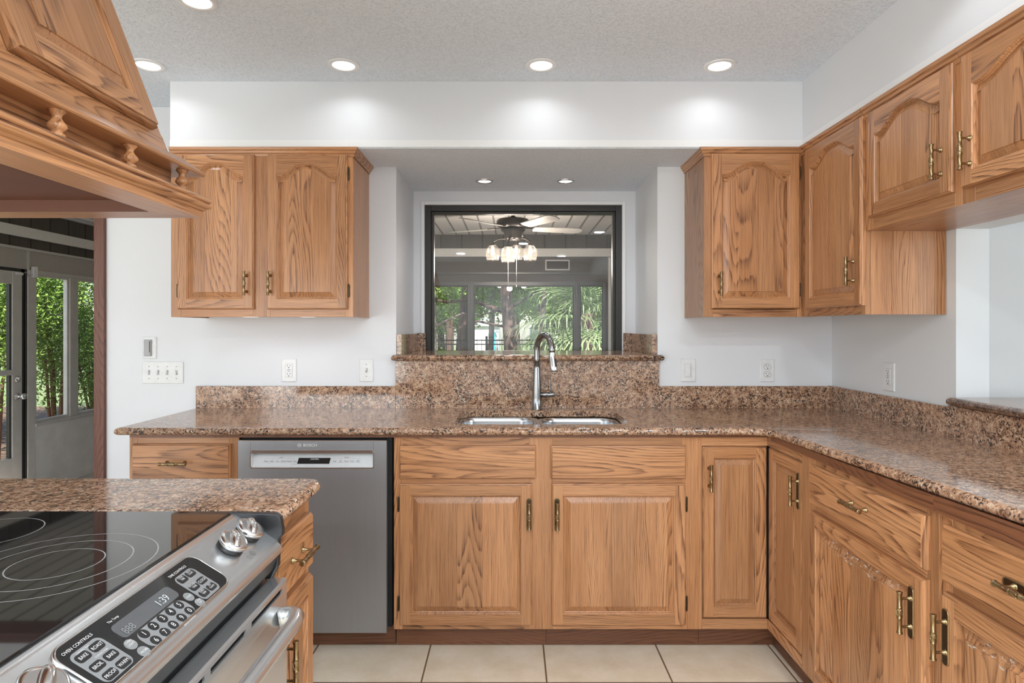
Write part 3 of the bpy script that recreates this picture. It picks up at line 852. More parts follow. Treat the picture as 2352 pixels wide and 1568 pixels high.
m = MB(); m.tube([(.188, 3.0, .994), (.189, 3.0, 1.01), (.187, 3.0, 1.05), (.186, 3.0, 1.076)], [.0058, .0052, .0048, .0042], 12, flat=.55); m.build('lever', 'faucet_metal', fc)

# ------------------------------------------------------------------ dishwasher
dw = thing('dishwasher', 'stainless steel dishwasher with pocket handle between the oak base cabinets', 'dishwasher', (-.80, 2.75, 0))
FD = frame((-1.107, 2.470, 0), X, Z)   # u from 0 to .60
m = MB(); m.box(-1.104, -.490, 2.50, 3.06, .09, .866); m.build('tub', 'black_gap', dw)
U1 = .600; zt, zb = .858, .080
pu0, pu1, pz0, pz1 = .052, .546, .748, .815
m = MB(FD); m.new()
# skin around the pocket
for q in (((0, zb), (U1, zb), (U1, pz0), (0, pz0)), ((0, pz0), (pu0, pz0), (pu0, zt), (0, zt)), ((pu1, pz0), (U1, pz0), (U1, zt), (pu1, zt)), ((pu0, pz1), (pu1, pz1), (pu1, zt), (pu0, zt))):
    m.poly([(a, b, 0) for a, b in q])
m.rings([[(0, zb, 0), (U1, zb, 0), (U1, zt, 0), (0, zt, 0)], [(0, zb, -.025), (U1, zb, -.025), (U1, zt, -.025), (0, zt, -.025)]])
dd = m.build('door', 'stainless', dw)
m = MB(FD); m.new()   # pocket
P0 = [(pu0, pz0, 0), (pu1, pz0, 0), (pu1, pz1, 0), (pu0, pz1, 0)]; P1 = [(pu0 + .004, pz0 + .004, -.004), (pu1 - .004, pz0 + .004, -.004), (pu1 - .004, pz1 - .002, -.030), (pu0 + .004, pz1 - .002, -.030)]
m.rings([P0, P1], 0, cap1=True)
m.build('control_panel', 'control_strip', dd, label='pale recessed control strip')
m = MB(FD); m.new(); P = rrect(pu0 - .002, pu1 + .002, pz0 - .002, pz1 + .002, .008, 4)
m.rings([[(x, y, w_) for x, y in offs(P, d)] for d, w_ in ((.0015, 0), (.0015, .0015), (-.002, .0015), (-.002, 0))])
m.box(pu0, pu1, pz1 - .009, pz1 - .001, -.004, .003); m.box(.0, U1, zt - .002, zt + .001, -.02, .002)
m.box(pu0 - .0015, pu0 - .0005, pz1, zt, 0, .0008); m.box(pu1 + .0005, pu1 + .0015, pz1, zt, 0, .0008)
m.build('pocket_rim', 'stainless_bright', dd)
# tilted control plane
cs = frame(Vector((-1.107, 2.470, 0)) + Vector((0, .004, pz0 + .004)), X, Vector((0, .026, pz1 - .002 - pz0 - .004)))
m = MB(cs); m.new(); m.poly([(.236, .010, .0012), (.366, .010, .0012), (.370, .034, .0012), (.240, .034, .0012)]); m.build('display', 'black_glass', dd)
it = [('Cycle Status', .305, .030, .0062, 0, .0016), ('Cycle', .169, .036, .0060, 1, .0010), ('Options', .435, .036, .0060, 1, .0010)]
for i, s_ in enumerate(('Heavy', 'Auto', 'Eco', 'Normal', 'Express', 'Rinse')): it.append((s_, .108 + .0238 * i, .021, .0062, 1, .0010)); it.append(('______', .108 + .0238 * i, .031, .0062, 1, .0010)); it.append(('______', .108 + .0238 * i, .0155, .0062, 2, .0010))
for i, s_ in enumerate(('Delay', 'Half\nLoad', 'Delicate', 'Sanitize', 'Extra\nShine')): it.append((s_, .387 + .0238 * i, .021, .0056, 1, .0010)); it.append(('______', .387 + .0238 * i, .031, .0062, 1, .0010)); it.append(('______', .387 + .0238 * i, .0155, .0062, 2, .0010))
it.append(('Cancel Drain', .226, .009, .0035, 1, .0010)); it.append(('_________', .305, .027, .0080, 0, .0016))
for q_ in it:
    if '_' in q_[0]: continue
    text_part('printed_heading', [q_[:4] + (0,) + q_[5:]], [('print_white', 'print_dark', 'print_grey')[q_[4]]], dd, cs)
m = MB(cs)
for q_ in it:
    if '_' in q_[0]:
        wd = q_[3] * len(q_[0]) * .27; m.box(q_[1] - wd, q_[1] + wd, q_[2] - .0004, q_[2] + .0004, 0, q_[5])
m.build('printed_lines', 'print_grey', dd)
text_part('brand_lettering', [('BOSCH', .263, .838, .0165, 0, .0006, 'LEFT', 1.05)], ['print_white'], dd, FD)
m = MB(FD); m.new()
for r0, r1 in ((.0078, .0068),):
    A_ = [(.248 + r0 * math.cos(t), .838 + r0 * math.sin(t), .0008) for t in [i * math.pi / 14 for i in range(28)]]; B2 = [(.248 + r1 * math.cos(t), .838 + r1 * math.sin(t), .0008) for t in [i * math.pi / 14 for i in range(28)]]
    m.rings([A_, B2])
for s_ in (-1, 1): m.box(.248 + s_ * .0032 - .0008, .248 + s_ * .0032 + .0008, .8335, .8425, 0, .0008)
m.box(.2448, .2512, .8372, .8388, 0, .0008); m.build('emblem', 'print_white', dd)
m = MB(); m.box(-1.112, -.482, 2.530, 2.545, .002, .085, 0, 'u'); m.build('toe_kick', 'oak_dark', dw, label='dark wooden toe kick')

# ------------------------------------------------------------------ island
isl = thing('island_cabinet', 'oak island base with one drawer and door right of the range', 'cabinet', (-1.0, 1.46, 0))
FI = frame((-.535, 0, 0), Y, Z)
m = MB(); m.box(-1.58, -.553, 1.335, 1.351, .09, BT); m.box(-1.58, -.553, 1.592, 1.608, .09, BT); m.box(-1.58, -.62, 1.351, 1.592, 0, .09); m.box(-1.6, -1.58, 1.335, 1.608, 0, BT)
m.build('carcass', 'oak', isl)
face_frame(isl, FI, [(1.335, 1.362, BZ, BT), (1.578, 1.608, BZ, BT)], [(1.362, 1.578, a, b) for a, b in ((BZ, .115), (.672, .715), (.825, BT))])
d = slab_front(FI, 1.347, 1.588, .700, .834).build('drawer', 'oak', isl); pull(FI, 1.468, .766, .02, d, horiz=True)
door(isl, FI, 1.347, 1.588, .1075, .676, pu=(1.372, .555), plate=False)
m = MB(); m.new(); P = [(-1.62, 1.334), (-.510 - .03, 1.334)]
P = [(-1.62, 1.6345), (-1.62, 1.330), (-.500, 1.330)] + [(-.545 + .045 * math.cos(math.radians(a)), 1.5895 + .045 * math.sin(math.radians(a))) for a in (0, 15, 30, 45, 60, 75, 90)]
slab(m, P, None, CB, CT, .015)
tag(m.build('granite_island_top', 'granite'), 'reddish brown granite island worktop behind the range, rounded corner', 'countertop')
# ------------------------------------------------------------------ range
rg = thing('slide_in_range', 'slide-in range with black glass cooktop and stainless control panel, set in the island', 'range', (-.85, .945, 0))
RY0, RY1 = .566, 1.327
m = MB(); m.box(-1.15, -.625, RY0 + .012, RY1 - .012, .02, .899); m.box(-.625, -.53, RY0 + .012, RY1 - .012, .02, .775); m.build('body', 'grey_enamel', rg)
m = MB(); m.box(-1.16, -.604, RY0, RY1, .900, .9142); ct = m.build('cooktop', 'black_glass', rg, bevel=.003)
# printed burner rings
m = MB()
for cx, cy, rs in ((-.768, 1.03, (.150, .112, .070)), (-1.02, 1.185, (.092,)), (-.768, .72, (.10, .06)), (-1.03, .76, (.085,))):
    for r in rs:
        for wv in (0,):
            m.new(); A_ = [(cx + r * math.cos(t), cy + r * math.sin(t), .91435) for t in [i * math.pi / 48 for i in range(96)]]
            B2 = [(cx + (r - .0022) * math.cos(t), cy + (r - .0022) * math.sin(t), .91435) for t in [i * math.pi / 48 for i in range(96)]]
            m.rings([A_, B2])
m.build('burner_rings', 'ring_print', ct)
text_part('surface_marking', [('HOT SURFACE', .735, .648, .012, 0, .9145, 'RIGHT', 1.2)], ['print_grey'], ct, (Vector((0, 0, 0)), Y, -X, Z))
A_ = Vector((-.598, 0, EYE - .396)); B_ = Vector((-.495, 0, EYE - .460)); UPV = (A_ - B_).normalized(); PL = (A_ - B_).length
FP = frame(B_, Y, UPV)      # u = y, v up the slope, w outward
m = MB(FP); m.new()
# stainless control fascia: slightly crowned, rounded lower lip
N = 10; prof = []
for i in range(N + 1):
    s_ = i / N; prof.append((PL * s_, .0022 * math.sin(math.pi * s_) ** .6 - .0015))
prof = [(-.010, -.020), (-.008, -.010), (-.004, -.0045)] + prof[1:] + [(PL + .004, -.010)]
y0, y1 = RY0 + .014, RY1 - .016
m.rings([[(y0, v, w_) for v, w_ in prof], [(y1, v, w_) for v, w_ in prof]], 0, 'u', True, closed=False)
fa = m.build('control_fascia', 'stainless_panel', rg)
fa.data.polygons.foreach_set('use_smooth', [True] * len(fa.data.polygons))
# black end caps and lower apron
for ye in (RY0, RY1 - .016):
    m = MB(); m.new()
    Q = [(-.612, .9150), (-.505, .9120), (-.497, .9050), (-.4925, .880), (-.4925, .866), (-.500, .858), (-.502, .800), (-.516, .772), (-.60, .772), (-.612, .80)]
    m.rings([[(x, ye, z) for x, z in Q], [(x, ye + .016, z) for x, z in Q]], 0, cap0=True, cap1=True)
    m.build('end_cap', 'black_plastic', rg, bevel=.003)
m = MB(); m.new(); Q = [(-.5005, .848), (-.4975, .842), (-.500, .828), (-.514, .792), (-.522, .782), (-.56, .782), (-.56, .86), (-.52, .86)]
m.rings([[(x, RY0 + .016, z) for x, z in Q], [(x, RY1 - .016, z) for x, z in Q]], 0, cap0=True, cap1=True)
m.build('vent_apron', 'grey_enamel', rg, bevel=.002)
# black glass control panel
pw = .0042
P = rrect(.757, 1.093, .013, .097, .020, 8)
m = MB(FP); m.new(); m.rings([[(x, y, w_) for x, y in offs(P, d)] for d, w_ in ((.0035, 0), (.0035, pw), (.0012, pw + .0022), (0, pw + .0012))], 0, smooth=True); m.build('panel_bezel', 'stainless_bright', rg)
m = MB(FP); m.new(); m.rings([[(x, y, w_) for x, y in P] for w_ in (0, pw + .0010)], 0, cap1=True)
cp = m.build('control_panel', 'black_glass', rg, label='black glass touch control panel')
w1 = pw + .0014


def pads(name, outl, mat, dz):
    m = MB(FP)
    for P_ in outl: m.new(); m.rings([[(x, y, w_) for x, y in P_] for w_ in (pw, w1 + dz)], 0, cap1=True)
    return m.build(name, mat, cp)


V = lambda f: f * PL
for P_ in (rrect(.767, .824, V(.14), V(.65), .010, 6), rrect(.858, .977, V(.09), V(.385), .014, 6), rrect(1.006, 1.062, V(.12), V(.645), .010, 6)): pads('keypad', [P_], 'pad_grey', 0)
circ = lambda u, v, r, n=24: [(u + r * math.cos(2 * math.pi * i / n), v + r * math.sin(2 * math.pi * i / n)) for i in range(n)]
pads('display_window', [rrect(.845, .986, V(.41), V(.635), .008, 5)], 'disp_grey', 0)
t2 = w1 + .0009


def key(name, P_, body, txt, u, v, size, dz, tm=1, al='CENTER', xs=1.0):
    m = MB(FP); m.new(); m.rings([[(x, y, w_) for x, y in P_] for w_ in (pw, w1 + dz)], 0, cap1=True)
    nf = len(m.bm.faces)
    text_into(m.bm, [(txt, u, v, size, 1, t2, al, xs)], FP)
    return m.build(name, [body, ('print_white', 'print_grey')[tm - 1]], cp)


for s_, x_, v_ in [(str(i + 1), x_, .315) for i, x_ in enumerate((.871, .894, .917, .939, .962))] + [(s_, x_, .16) for s_, x_ in zip('67890', (.873, .896, .918, .941, .964))]:
    key('number_key', circ(x_, V(v_), .0085), 'black_plastic', s_, x_, V(v_), .0120, .0004)
tk = [(u, v) for u in (.782, .808) for v in (.55, .37, .21)] + [(u, v) for u in (1.021, 1.046) for v in (.565, .375, .215)]
for (u, v), s_ in zip(tk, ('BAKE', 'BROIL', 'PROOF', 'ROAST', 'BAKE', 'WARM', 'COOK\nTIME', 'KITCHEN\nTIMER', 'OVEN\nTEMP', 'DELAY\nSTART', 'CLOCK', 'SELF\nCLEAN')):
    two = '\n' in s_
    key('function_key', rrect(u - .0112, u + .0112, V(v) - .0070, V(v) + .0070, .005, 4), 'black_plastic', s_, u, V(v) + (.0022 if two else 0), .0052 if two else .0074, .0004, xs=.85)
for s_, u, v in (('PROBE', .844, .155), ('OVEN\nLIGHT', .842, .32), ('START', .992, .315), ('CLEAR\nOFF', .995, .15)):
    key('oval_key', circ(u, V(v), .0093), 'pad_grey', s_, u, V(v) + (.0022 if '\n' in s_ else 0), .0050, 0)
for s_, u, v, sz in (('OVEN CONTROLS', .793, .70, .0066), ('TIME CONTROLS', 1.030, .70, .0066), ('The Temp', .862, .69, .0054), ('CONVECTION', .790, .615, .0036), ('CONVECTION', .802, .455, .0036), ('REMOTE CONTROLS', .945, .055, .0036)):
    text_part('printed_heading', [(s_, u, V(v), sz, 0, t2)], ['print_white'], cp, FP)
text_part('display_digits', [('1:39', .950, V(.50), .0185, 0, t2, 'CENTER', .95)], ['digit_glow'], cp, FP, 'lit clock digits reading 1:39')
text_part('display_digits', [('888', .864, V(.48), .0165, 0, t2, 'CENTER', .95)], ['pad_grey'], cp, FP)
# GE emblem
ge = text_part('emblem', [('GE', 1.206, V(.19), .0058, 0, .0052)], ['print_dark'], rg, FP)
m = MB(FP); m.new(); c1 = [(1.206 + .0072 * math.cos(i * math.pi / 14), V(.19) + .0058 * math.sin(i * math.pi / 14), .0052) for i in range(28)]; c2 = [(1.206 + .0064 * math.cos(i * math.pi / 14), V(.19) + .0050 * math.sin(i * math.pi / 14), .0052) for i in range(28)]
m.rings([c1, c2]); m.build('emblem_ring', 'print_dark', rg)
# knobs
for ku in (1.262, 1.186, .704, .630):
    m = MB(FP); kv = V(.52); m.lathe((ku, kv, .002), (0, 0, 1), [(.026, 0), (.026, .004), (.021, .008)], 32)
    m.build('knob_skirt', 'black_plastic', rg)
    m = MB(FP); m.new(); L = []
    n = 40
    for r, h, gx in ((.0225, .006, 1), (.0275, .012, 1), (.0285, .017, 1), (.0275, .021, 1), (.0245, .023, 1), (.0205, .0235, 1)):
        row = []
        for i in range(n):
            t = 2 * math.pi * i / n; lob = 1 + .03 * math.cos(4 * t)
            row.append((ku + r * lob * math.cos(t), kv + r * lob * math.sin(t), h))
        L.append(row)
    m.rings(L, 0, smooth=True, cap0=True, cap1=True)
    ko = m.build('knob', 'chrome', rg)
    # grip ridge across the knob
    m = MB(FP); m.new(); L = []
    ang = math.radians(35); cx_, sx_ = math.cos(ang), math.sin(ang)
    for k in range(13):
        s_ = -1 + 2 * k / 12; half = .0085 * math.sqrt(max(0, 1 - s_ * s_ * .85)) + .0015; hh = .0235 + .009 * math.sqrt(max(0, 1 - s_ * s_))
        row = []
        for i in range(12):
            t = math.pi * i / 11; a_, b_ = s_ * .026, half * math.cos(t)
            row.append((ku + a_ * cx_ - b_ * sx_, kv + a_ * sx_ + b_ * cx_, .022 + (hh - .022) * math.sin(t)))
        L.append(row)
    m.rings(L, 0, smooth=True, closed=False); m.build('knob_grip', 'chrome', ko)
# oven door: sheet with slotted top band
FO = frame((-.4855, 0, 0), Y, Z)
m = MB(FO); m.new(); y0, y1 = RY0 + .006, RY1 - .010; s0, s1 = .752, .7625
sl = [(.665, .805), (.825, .965), (.985, 1.115), (1.140, 1.290)]
sl = [(.585, .645)] + sl
us = [y0] + [q for p in sl for q in p] + [y1]
m.poly([(y0, .22, 0), (y1, .22, 0), (y1, s0, 0), (y0, s0, 0)])
for i in range(0, len(us), 2): m.poly([(us[i], s0, 0), (us[i + 1], s0, 0), (us[i + 1], s1, 0), (us[i], s1, 0)])
m.poly([(y0, s1, 0), (y1, s1, 0), (y1, .770, 0), (y0, .770, 0)])
m.rings([[(y0, .22, 0), (y1, .22, 0), (y1, .770, 0), (y0, .770, 0)], [(y0, .22, -.003), (y1, .22, -.003), (y1, .774, -.004), (y0, .774, -.004)], [(y0, .22, -.035), (y1, .22, -.035), (y1, .774, -.035), (y0, .774, -.035)]], 0)
for a, b in sl: m.rings([[(a, s0, 0), (b, s0, 0), (b, s1, 0), (a, s1, 0)], [(a, s0, -.004), (b, s0, -.004), (b, s1, -.004), (a, s1, -.004)]], 0)
od = m.build('oven_door', 'stainless_panel', rg)
m = MB(FO); m.box(y0 + .004, y1 - .004, .735, .770, -.030, -.006); m.build('vent_cavity', 'black_gap', od)
m = MB(FO); m.new(); P = rrect(.66, 1.23, .35, .60, .02, 5); m.rings([[(x, y, w_) for x, y in P] for w_ in (0, .002)], 0, cap1=True); m.build('oven_window', 'black_glass', od)
m = MB(FO); m.box(y0, y1, .05, .21, -.03, 0); m.build('storage_drawer', 'stainless_panel', rg, bevel=.003)
hz = .712; hp = [(y1 - .045, hz - .004, -.001), (y1 - .040, hz - .002, .010), (y1 - .038, hz, .026), (y1 - .050, hz + .001, .039), (y1 - .085, hz + .001, .044)]
hp2 = [(y0 + y1 - a, b, c_) for a, b, c_ in reversed(hp)]
pts = hp + [(y1 - .085 + (2 * (y0 + y1) / 2 - 2 * y1 + .17) * i / 10, hz + .001, .044) for i in range(1, 10)] + hp2
m = MB(FO); m.tube(pts, [.020, .018, .017, .0162] + [.0158] * (len(pts) - 8) + [.0162, .017, .018, .020], 18)
m.build('oven_handle', 'stainless_panel', od)

# ------------------------------------------------------------------ range hood
hd = thing('range_hood', 'oak range hood cabinet with spindle gallery rail and sloped panelled doors over the island', 'range hood', (-1.17, .95, 1.572))
x0, x1, y0, y1 = -1.605, -.735, .44, 1.452
R0 = [(x0, y0), (x1, y0), (x1, y1), (x0, y1)]   # ccw -> outward to the right
m = MB(); m.sweep(R0, [(-.080, 1.600), (-.080, 1.572), (0, 1.572), (0, 1.590), (-.004, 1.590)], True)
m.build('bottom_rail', 'oak', hd)
m = MB(); m.sweep(R0, [(-.012, 1.588), (.003, 1.588), (.006, 1.5925), (.0125, 1.595), (.0155, 1.599), (.0155, 1.602), (.011, 1.604), (.0105, 1.607), (.0145, 1.610), (.0155, 1.613), (.0135, 1.617), (.006, 1.620), (.002, 1.623), (-.060, 1.623)], True)
m.build('molding', 'oak', hd)
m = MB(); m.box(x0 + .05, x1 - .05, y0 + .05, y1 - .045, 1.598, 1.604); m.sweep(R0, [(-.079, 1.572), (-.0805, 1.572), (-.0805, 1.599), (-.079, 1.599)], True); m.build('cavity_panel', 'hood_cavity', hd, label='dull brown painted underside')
m = MB(); m.sweep(R0, [(-.048, 1.620), (-.048, 1.704)], True); m.build('gallery_board', 'oak', hd)
m = MB(); m.sweep(R0, [(-.050, 1.669), (.002, 1.669), (.004, 1.671), (.004, 1.677), (-.030, 1.704), (-.050, 1.708)], True); m.build('gallery_rail', 'oak', hd)
SP = [(.0065, 0), (.0115, .002), (.0125, .0055), (.0085, .0085), (.0075, .0105), (.0115, .0135), (.0150, .0185), (.0140, .0225), (.0095, .028), (.0068, .033), (.0078, .038), (.0115, .042), (.0130, .0445), (.0130, .0462)]
spots = [(x1 - .014, y) for y in (1.389, 1.198, 1.006, .815, .625, .47)] + [(x, y1 - .014) for x in (-.93, -1.17, -1.40)]
for x, y in spots:
    m = MB(); m.lathe((x, y, 1.623), Z, SP, 18, grain='w'); m.build('spindle', 'oak', hd)
# canopy with sloped front and back faces
sl_ = .38; xb, zb_ = -.788, 1.700; H = CZ - zb_
m = MB(); m.new(); xf, xk = x1 - .053, x0 + .053
q0 = [(xf, y0 + .05, zb_), (xf, y1 - .042, zb_), (xk, y1 - .042, zb_), (xk, y0 + .05, zb_)]
hh = H - .002; q1 = [(xf - sl_ * hh, y0 + .05, zb_ + hh), (xf - sl_ * hh, y1 - .062, zb_ + hh), (xk + sl_ * hh, y1 - .062, zb_ + hh), (xk + sl_ * hh, y0 + .05, zb_ + hh)]
m.rings([q0, q1], 0, (0, 0, 1)); m.build('canopy', 'oak', hd)
FS = frame((xf, 0, zb_), Y, (-sl_, 0, 1))
m = MB(FS); m.new(); m.box(y0 + .051, y1 - .043, -.001, .055, 0, .0012, 0, 'u'); m.build('frieze_board', 'oak', hd)
for a, b, pu_ in ((.979, 1.372, 1.008), (.545, .945, .916)):
    d = door(hd, FS, a, b, .058, .60, 0, pu=(pu_, .200), w0=.0015, st=.055, rail=.055)

# ------------------------------------------------------------------ recessed lights
def can(x, y, z, r, lab, group, energy, ang, big=True):
    t = thing('recessed_light', lab, 'ceiling light', (x, y, z), group)
    m = MB(); m.lathe((x, y, z), (0, 0, -1), [(r, -.001), (r, .003), (r * .97, .005), (r * .74, .0055), (r * .70, .003), (r * .70, -.001)], 40, cap=False)
    m.build('trim_ring', 'trim_paint' if big else 'stainless_bright', t)
    m = MB(); m.lathe((x, y, z), (0, 0, -1), [(r * .705, .0015), (r * .705 if big else r * .55, .0020), (.002, .0022)], 40, cap=True)
    m.build('lens', 'lamp_lens' if big else 'spot_lens', t)
    light('can_light', 'AREA', (x, y, z - .008), energy, (.93, .97, 1), target=(x, y, 0), parent=t, shape='DISK', size=r * 1.3, spread=math.radians(ang))


G = 'recessed ceiling lights'
CE = .5
can(-1.545, 2.595, CZ, .066, 'white recessed ceiling light half hidden behind the range hood slope', G, CE, 142)
can(-.715, 2.595, CZ, .066, 'white recessed ceiling light over the dishwasher, above the double cabinet', G, CE, 142)
can(.124, 2.595, CZ, .066, 'white recessed ceiling light straight above the sink window', G, CE, 142)
can(.883, 2.600, CZ, .066, 'white recessed ceiling light near the right corner cabinet', G, CE, 142)
can(-1.075, 2.085, CZ, .066, 'white recessed ceiling light cut by the top edge of the picture', G, CE, 142)
light('can_light', 'SPOT', (1.05, 1.62, CZ - .01), 2.8, (.95, .975, 1), target=(1.05, 1.62, 0), spot_size=math.radians(142), spot_blend=.3, shadow_soft_size=.035)
light('can_light', 'SPOT', (.10, 1.25, CZ - .01), 14, (.95, .975, 1), target=(.1, 1.25, 0), spot_size=math.radians(100), spot_blend=.3, shadow_soft_size=.035)
G2 = 'small spotlights over the sink'
can(-.152, 3.385, SZ - .004, .050, 'small chrome spotlight over the sink window, left of the pair', G2, .7, 120, False)
can(.297, 3.385, SZ - .004, .050, 'small chrome spotlight over the sink window, right of the pair', G2, .7, 120, False)

# under-cabinet pucks
def puck(x, y, z, lab, rot, on):
    t = thing('puck_light', lab, 'cabinet light', (x, y, z), 'under-cabinet lights')
    m = MB(); m.new(); P = rrect(x - .033, x + .033, y - .024, y + .024, .008, 4) if not rot else rrect(x - .024, x + .024, y - .033, y + .033, .008, 4)
    m.rings([[(a, b, h) for a, b in P] for h in (z, z - .011)], 0, cap0=True); m.build('housing', 'white_plastic', t)
    m = MB(); m.new(); m.poly([(a, b, z - .0112) for a, b in offs(P, 0)]); m.build('lens', 'puck_lens' if on else 'white_plastic', t)
    if on: light('puck_lamp', 'SPOT', (x, y, z - .02), .8, (.97, .98, 1), target=(x, y + .08, .9), parent=t, spot_size=math.radians(125), spot_blend=.5, shadow_soft_size=.02)


puck(-1.207, 2.815, UB + .0115, 'white under-cabinet light below the left door of the double cabinet', False, True)
puck(-.943, 2.815, UB + .0115, 'white under-cabinet light below the right door of the double cabinet', False, True)
puck(1.325 + .03, 2.655, UB + .0115, 'white under-cabinet light at the inner corner of the corner cabinet', True, False)
puck(1.365, 2.335, UB + .0115, 'white under-cabinet light at the pass-through end of the corner cabinet', True, False)

# ------------------------------------------------------------------ wall plates
def plate(F, u, v, wd, ht, name, lab, cat, kind, group=None):
    O, U_, V_, W_ = F; t = thing(name, lab, cat, tuple(O + U_ * u + V_ * v), group)
    m = MB(F); m.new(); P = rrect(u - wd / 2, u + wd / 2, v - ht / 2, v + ht / 2, .003, 3)
    m.rings([[(a, b, w_) for a, b in offs(P, d)] for d, w_ in ((0, 0.0005), (0, .003), (-.003, .0055))], 0, cap1=True); m.build('cover_plate', 'white_plastic', t)
    if kind == 'outlet':
        for dv in (-.019, .019):
            m = MB(F); m.new(); P = [(a, b) for a, b in rrect(u - .017, u + .017, v + dv - .0135, v + dv + .0135, .011, 5)]
            m.rings([[(a, b, w_) for a, b in offs(P, d)] for d, w_ in ((.001, .005), (.001, .0056), (0, .0056), (0, .0052), (-.001, .0075))], 0, cap1=True, mats=[1, 1, 1, 0, 0, 0]); r = m.build('receptacle', ['white_plastic', 'slot_dark'], t)
            m = MB(F); m.box(u - .0075, u - .0055, v + dv - .001, v + dv + .008, .0074, .0078); m.box(u + .0055, u + .0075, v + dv, v + dv + .007, .0074, .0078)
            m.lathe((u, v + dv - .007, .0074), (0, 0, 1), [(.0028, 0), (.0028, .0005)], 10); m.build('slots', 'slot_dark', r)
    elif kind in ('decor', 'gfci'):
        m = MB(F); m.box(u - .017, u + .017, v - .034, v + .034, .005, .0075); r = m.build('insert', 'white_plastic', t, bevel=.001, seg=1)
        m = MB(F); m.new(); P = rrect(u - .0178, u + .0178, v - .0348, v + .0348, .001, 2); m.rings([[(a, b, .0057) for a, b in offs(P, d)] for d in (.0008, 0)], 0); m.build('gap_line', 'grey_plastic', t)
        if kind == 'decor':
            m = MB(F); m.box(u - .0125, u + .0095, v - .028, v + .028, .007, .010); m.build('rocker', 'white_plastic', t, bevel=.001, seg=1)
            m = MB(F); m.box(u + .0105, u + .0125, v - .028, v + .028, .007, .0079); m.build('dimmer_slide', 'grey_plastic', t)
        else:
            m = MB(F)
            for dv in (-.021, .021):
                m.box(u - .0075, u - .0055, v + dv - .001, v + dv + .008, .0074, .0079); m.box(u + .0055, u + .0075, v + dv, v + dv + .007, .0074, .0079); m.lathe((u, v + dv - .007, .0074), (0, 0, 1), [(.0028, 0), (.0028, .0005)], 10)
            m.box(u - .007, u + .007, v - .0048, v - .0028, .0074, .0080); m.box(u - .007, u + .007, v + .0028, v + .0048, .0074, .0080); m.build('slots', 'slot_dark', r)
    elif kind == 'toggle':
        for du in ([0] if wd < .1 else [-.069, -.023, .023, .069]):
            m = MB(F); m.box(u + du - .0055, u + du + .0055, v - .012, v + .012, .005, .0062); sl2 = m.build('toggle_slot', 'grey_plastic', t)
            m = MB(F); m.new(); up = 1 if du != .069 else -1
            a = [(u + du - .004, v - .004, .006), (u + du + .004, v - .004, .006), (u + du + .004, v + .005, .006), (u + du - .004, v + .005, .006)]; b = [(x_, y_ + up * .006, .017) for x_, y_, _ in a]
            m.rings([a, b], 0, cap1=True); m.build('toggle', 'white_plastic', t, bevel=.001, seg=1)
            m = MB(F)
            for dv in (-.030, .030): m.lathe((u + du, v + dv, .005), (0, 0, 1), [(.0028, 0), (.0028, .0012), (.001, .0015)], 10)
            m.build('screws', 'grey_plastic', t)
    return t


FW = frame((0, 3.09, 0), X, Z); FWR = frame((1.617, 0, 0), -Y, Z)
plate(FW, -1.126, 1.0985, .076, .117, 'power_outlet', 'white decorator outlet on the back wall under the double cabinet', 'outlet', 'gfci')
plate(FW, -.735, 1.0985, .070, .115, 'light_switch', 'white single toggle switch just left of the sink splash', 'light switch', 'toggle')
plate(FW, .890, 1.0985, .076, .117, 'dimmer_switch', 'white rocker dimmer switch just right of the sink splash', 'light switch', 'decor')
plate(FW, 1.289, 1.0975, .070, .115, 'power_outlet', 'white duplex outlet on the back wall under the corner cabinet', 'outlet', 'outlet')
plate(FWR, -2.618, 1.103, .080, .122, 'power_outlet', 'white outlet on the right wall above the granite splash', 'outlet', 'gfci')
plate(FW, -1.763, 1.0875, .208, .112, 'four_gang_switch', 'wide white plate with four toggle switches left of the worktop', 'light switch', 'toggle')
t = thing('wall_control', 'white plate with a grey slide control above the four-switch plate', 'wall control', (-1.83, 3.09, 1.213))
m = MB(FW); m.new(); P = rrect(-1.866, -1.795, 1.156, 1.268, .003, 3); m.rings([[(a, b, w_) for a, b in offs(P, d)] for d, w_ in ((0, .0005), (0, .003), (-.004, .006))], 0, cap1=True); m.build('cover_plate', 'white_plastic', t)
m = MB(FW); m.new(); P = rrect(-1.853, -1.817, 1.170, 1.254, .003, 3); m.rings([[(a, b, w_) for a, b in offs(P, d)] for d, w_ in ((0, .006), (-.001, .016), (-.003, .018))], 0, cap1=True); cb = m.build('control_body', 'grey_plastic', t)
m = MB(FW); m.box(-1.823, -1.8205, 1.19, 1.245, .0175, .0195); m.build('slider', 'slot_dark', cb)
# ------------------------------------------------------------------ sunroom shell
SF = -.20; SC = 2.385
sbox('floor_sunroom', [(-4.5, 1.7, 3.19, 7.1, SF - .06, SF)], 'sunroom_floor')
m = MB(); m.box(-4.5, 1.7, 3.74, 7.1, SC, SC + .05); m.box(-4.5, -.685, 3.19, 3.74, SC, SC + .05); m.box(.835, 1.7, 3.19, 3.74, SC, SC + .05)
cs_ = struct(m.build('ceiling_sunroom', 'ceiling_plank'), 'white plank ceiling of the sunroom')
m = MB()
for i in range(-28, 11):
    x = -.03 + i * .151
    m.box(x - .009, x + .009, 3.75, 7.0, SC - .003, SC)
m.build('plank_joints', 'plank_joint', cs_)
